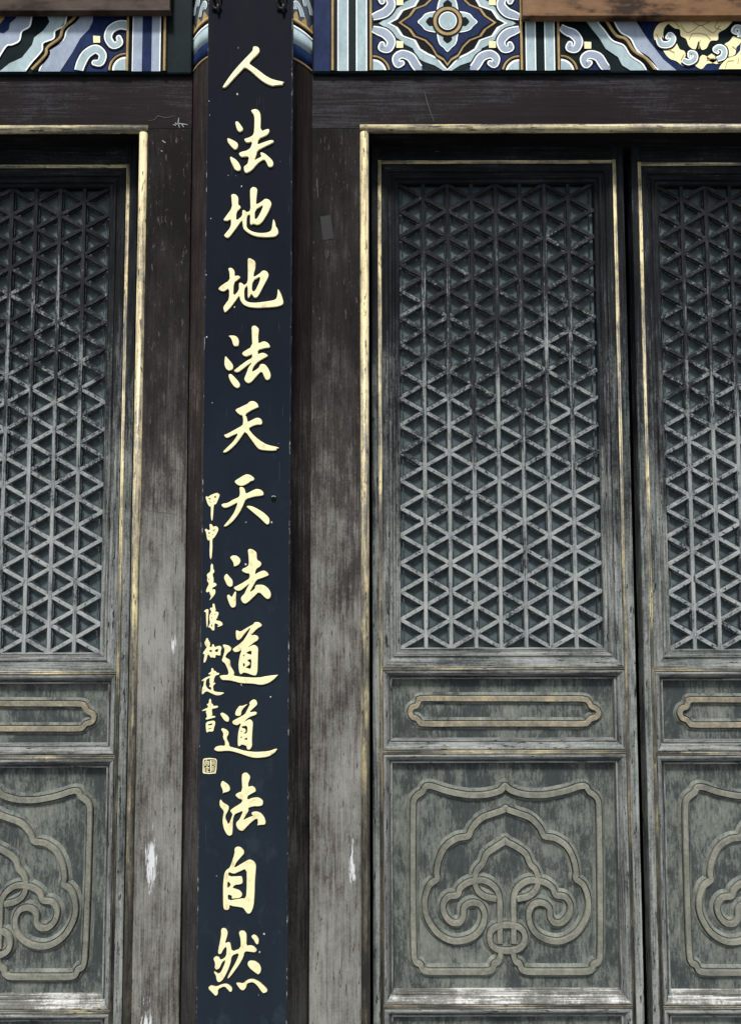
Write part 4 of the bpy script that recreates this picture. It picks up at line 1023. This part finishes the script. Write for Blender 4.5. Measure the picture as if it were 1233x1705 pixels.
PP = Plane((0, PY, 0), (1, 0, 0), (0, 0, 1))
RW = 0.0175
def relief(par, pts, ox, oy, sc, w, h, mat, closed=False, n=6, name='relief_band'):
    q = catmull([PP.ab(ox + x / sc, oy + y / sc) for x, y in pts], n, closed)
    pc = Piece()
    bank = [(2.3, 0.0003), (1.75, h * 0.36), (1.42, h * 0.52), (1.34, h * 0.52), (1.31, 0.0002)]
    ribbon(pc, PP, q, w, bank, M_HALO, closed, False)
    ribbon(pc, PP, q, w, [(-a_, b_) for a_, b_ in bank], M_HALO, closed, False)
    ribbon(pc, PP, q, w, [(-1.0, 0.0), (-0.98, h * 0.75), (-0.8, h), (0.8, h), (0.98, h * 0.75), (1.0, 0.0)], mat, closed)
    return pc.build(name, par)
relief(narrow, [(275,543),(450,543),(640,543),(830,544),(985,545),(1012,558),(1024,577),(1046,587),(1056,605),(1046,624),(1020,634),(1008,648),(985,655),(830,655),(640,655),(450,655),(285,655),(262,646),(250,632),(230,624),(221,602),(230,582),(250,574),(258,555)], 600, 960, 2.68, 0.0165, 0.012, M_CARTO, True, 5)
def skirt_path(left, mirror=True):
    ax = lambda y: 591 + (y - 200) * 0.0065
    r_ = [(2 * ax(y) - x, y) for x, y in left]
    return left, r_
R1 = [(588,214),(562,230),(500,246),(420,247),(330,230),(265,209),(236,210),(222,232),(200,248),(184,270),(180,320),(179,480),(179,640),(180,800),(183,940),(190,985),(212,1000),(222,1022),(250,1031),(330,1032),(430,1032),(505,1031),(532,1020),(540,998),(558,985),(567,960),(568,935)]
R2 = [(590,312),(545,327),(485,350),(443,393),(424,430),(376,440),(326,474),(296,530),(284,590),(286,620),(252,650),(232,715),(240,785),(285,858),(355,896),(430,886),(480,845),(497,785),(480,738),(440,726),(407,747),(402,790),(384,814),(350,813),(320,780),(313,735),(336,700),(376,692),(391,660),(430,634),(490,627),(535,651),(561,697),(564,790),(565,905)]
R3 = [(588,458),(550,478),(507,510),(489,553),(462,585),(454,630),(466,672),(500,699),(548,709)]
OXS, OYS, SCS = 620, 1230, 1233 / 460
for pts, h in ((R1, 0.0145), (R2, 0.0135), (R3, 0.0128)):
    lft, rgt = skirt_path(pts[1:])
    ax0, ay0 = pts[0]
    tipd = [(ax0 - 9, ay0 + 1), (ax0 + 1, ay0 - 8), (ax0 + 11, ay0 + 1)]
    relief(skirt, lft[::-1] + tipd + rgt, OXS, OYS, SCS, RW, h, M_RELIEF)
ringp = [(597 + 78 * math.copysign(abs(math.cos(a)) ** 0.8, math.cos(a)), 881 + 57 * math.copysign(abs(math.sin(a)) ** 0.85, math.sin(a))) for a in [2 * math.pi * i / 20 for i in range(20)]]
relief(skirt, ringp, OXS, OYS, SCS, RW, 0.0152, M_RELIEF, True, 4)
def copy_tree(o, parent=None):
    c_ = o.copy(); COL.objects.link(c_); c_.parent = parent
    for ch in list(o.children): copy_tree(ch, c_)
    return c_
tag(lf, 'grey-green lattice door leaf hung beside the taped brown jamb', 'door', 'carved lattice door leaves')
d2 = copy_tree(lf); d2.location.x += lx(1084.5) - lx(631); d2.location.z -= 0.006; d2.location.y += 0.004
tag(d2, 'grey-green lattice door leaf under the golden peony, across the dark gap from its twin')
d0 = copy_tree(lf); d0.location.x += lx(199.7) - lx(1046); d0.location.z -= 0.012
tag(d0, 'grey-green lattice door leaf beside the white-stained jamb, under the painted wave bands')

# ------------------------------------------------------------------ tape on the jamb
def tape(cx, cy, w, h, ang, label):
    pln = Plane((0, YL - 0.0008, 0), (1, 0, 0), (0, 0, 1))
    a, b = pln.ab(cx, cy)
    o = Vector((a, YL - 0.0008, b))
    pc = Piece()
    ca, sa = math.cos(ang), math.sin(ang)
    pts = []
    for (u, v) in ((-w, -h), (w, -h * 0.96), (w * 0.98, h), (-w * 0.96, h * 0.97)):
        pts.append((a + u * ca - v * sa, b + u * sa + v * ca))
    for k, yy in enumerate((YL - 0.0006, YL - 0.0012)):
        pass
    f_ = [(x, YL - 0.0012, z_) for x, z_ in pts]; k_ = [(x, YL - 0.0004, z_) for x, z_ in pts]
    pc.add(f_ + k_, [(0, 1, 2, 3), (4, 5, 6, 7), (0, 1, 5, 4), (1, 2, 6, 5), (2, 3, 7, 6), (3, 0, 4, 7)], M_TAPE)
    tag(pc.build('adhesive_tape', None, False, o), label, 'tape')
tape(544, 379, 0.0165, 0.038, math.radians(8), 'slanting grey strip of tape stuck high on the brown jamb')

# ------------------------------------------------------------------ scratches on the frames, nail hole in the board
t = NT('scratched_plaster')
M_SCR = t.finish((0.3, 0.31, 0.31), 0.8, None, spec=0.05)
t = NT('pale_scratch')
M_SCR2 = t.finish((0.09, 0.088, 0.08), 0.8, None, spec=0.05)
frames = [o for o in bpy.data.objects if o.parent is None and o.name.startswith('door_frame')]
fl_, fr_ = sorted(frames, key=lambda o: o.location.x)
JP = Plane((0, YL, 0), (1, 0, 0), (0, 0, 1))
def scratch(par, pts, w, mat):
    q = catmull([JP.ab(x, y) for x, y in pts], 4)
    n_ = len(q)
    pc = Piece()
    ribbon(pc, JP, q, [w * (0.35 + 0.65 * math.sin(math.pi * (i + 0.5) / n_)) for i in range(n_)], [(-1, 0.0006), (1, 0.0006)], mat)
    pc.build('scratch', par)
for pts in ([(288, 208), (300, 206), (313, 208)], [(298, 196), (297, 204), (299, 213)], [(293, 204), (292, 210)], [(270, 234), (276, 238)], [(268, 251), (271, 252)], [(303, 207), (306, 212)]):
    scratch(fl_, pts, 0.0028, M_SCR)
for pts in ([(247, 201), (258, 199), (263, 193), (275, 196), (292, 193)], [(243, 850), (268, 853), (296, 857)]):
    scratch(fl_, pts, 0.0016, M_SCR2)
for pts in ([(543, 968), (556, 955), (567, 958), (566, 968), (556, 980), (545, 989)], [(706, 152), (712, 175), (722, 203)], [(566, 640), (566, 645)], [(528, 300), (529, 330)], [(575, 1380), (574, 1400)]):
    scratch(fr_, pts, 0.0022, M_SCR2)
a, b = BP.ab(455.5, 831)
pc = Piece()
poly(pc, BP, [(a + 0.0075 * math.cos(2 * math.pi * i / 16), b + 0.0085 * math.sin(2 * math.pi * i / 16)) for i in range(16)], 0.0006, M_PBLK)
ribbon(pc, BP, [(a + 0.0075 * math.cos(q), b + 0.0088 * math.sin(q)) for q in [math.pi * (0.25 + 0.05 * i) for i in range(11)]], 0.0022, [(-1, 0.0009), (1, 0.0009)], M_SCR)
pc.build('nail_hole', cb)
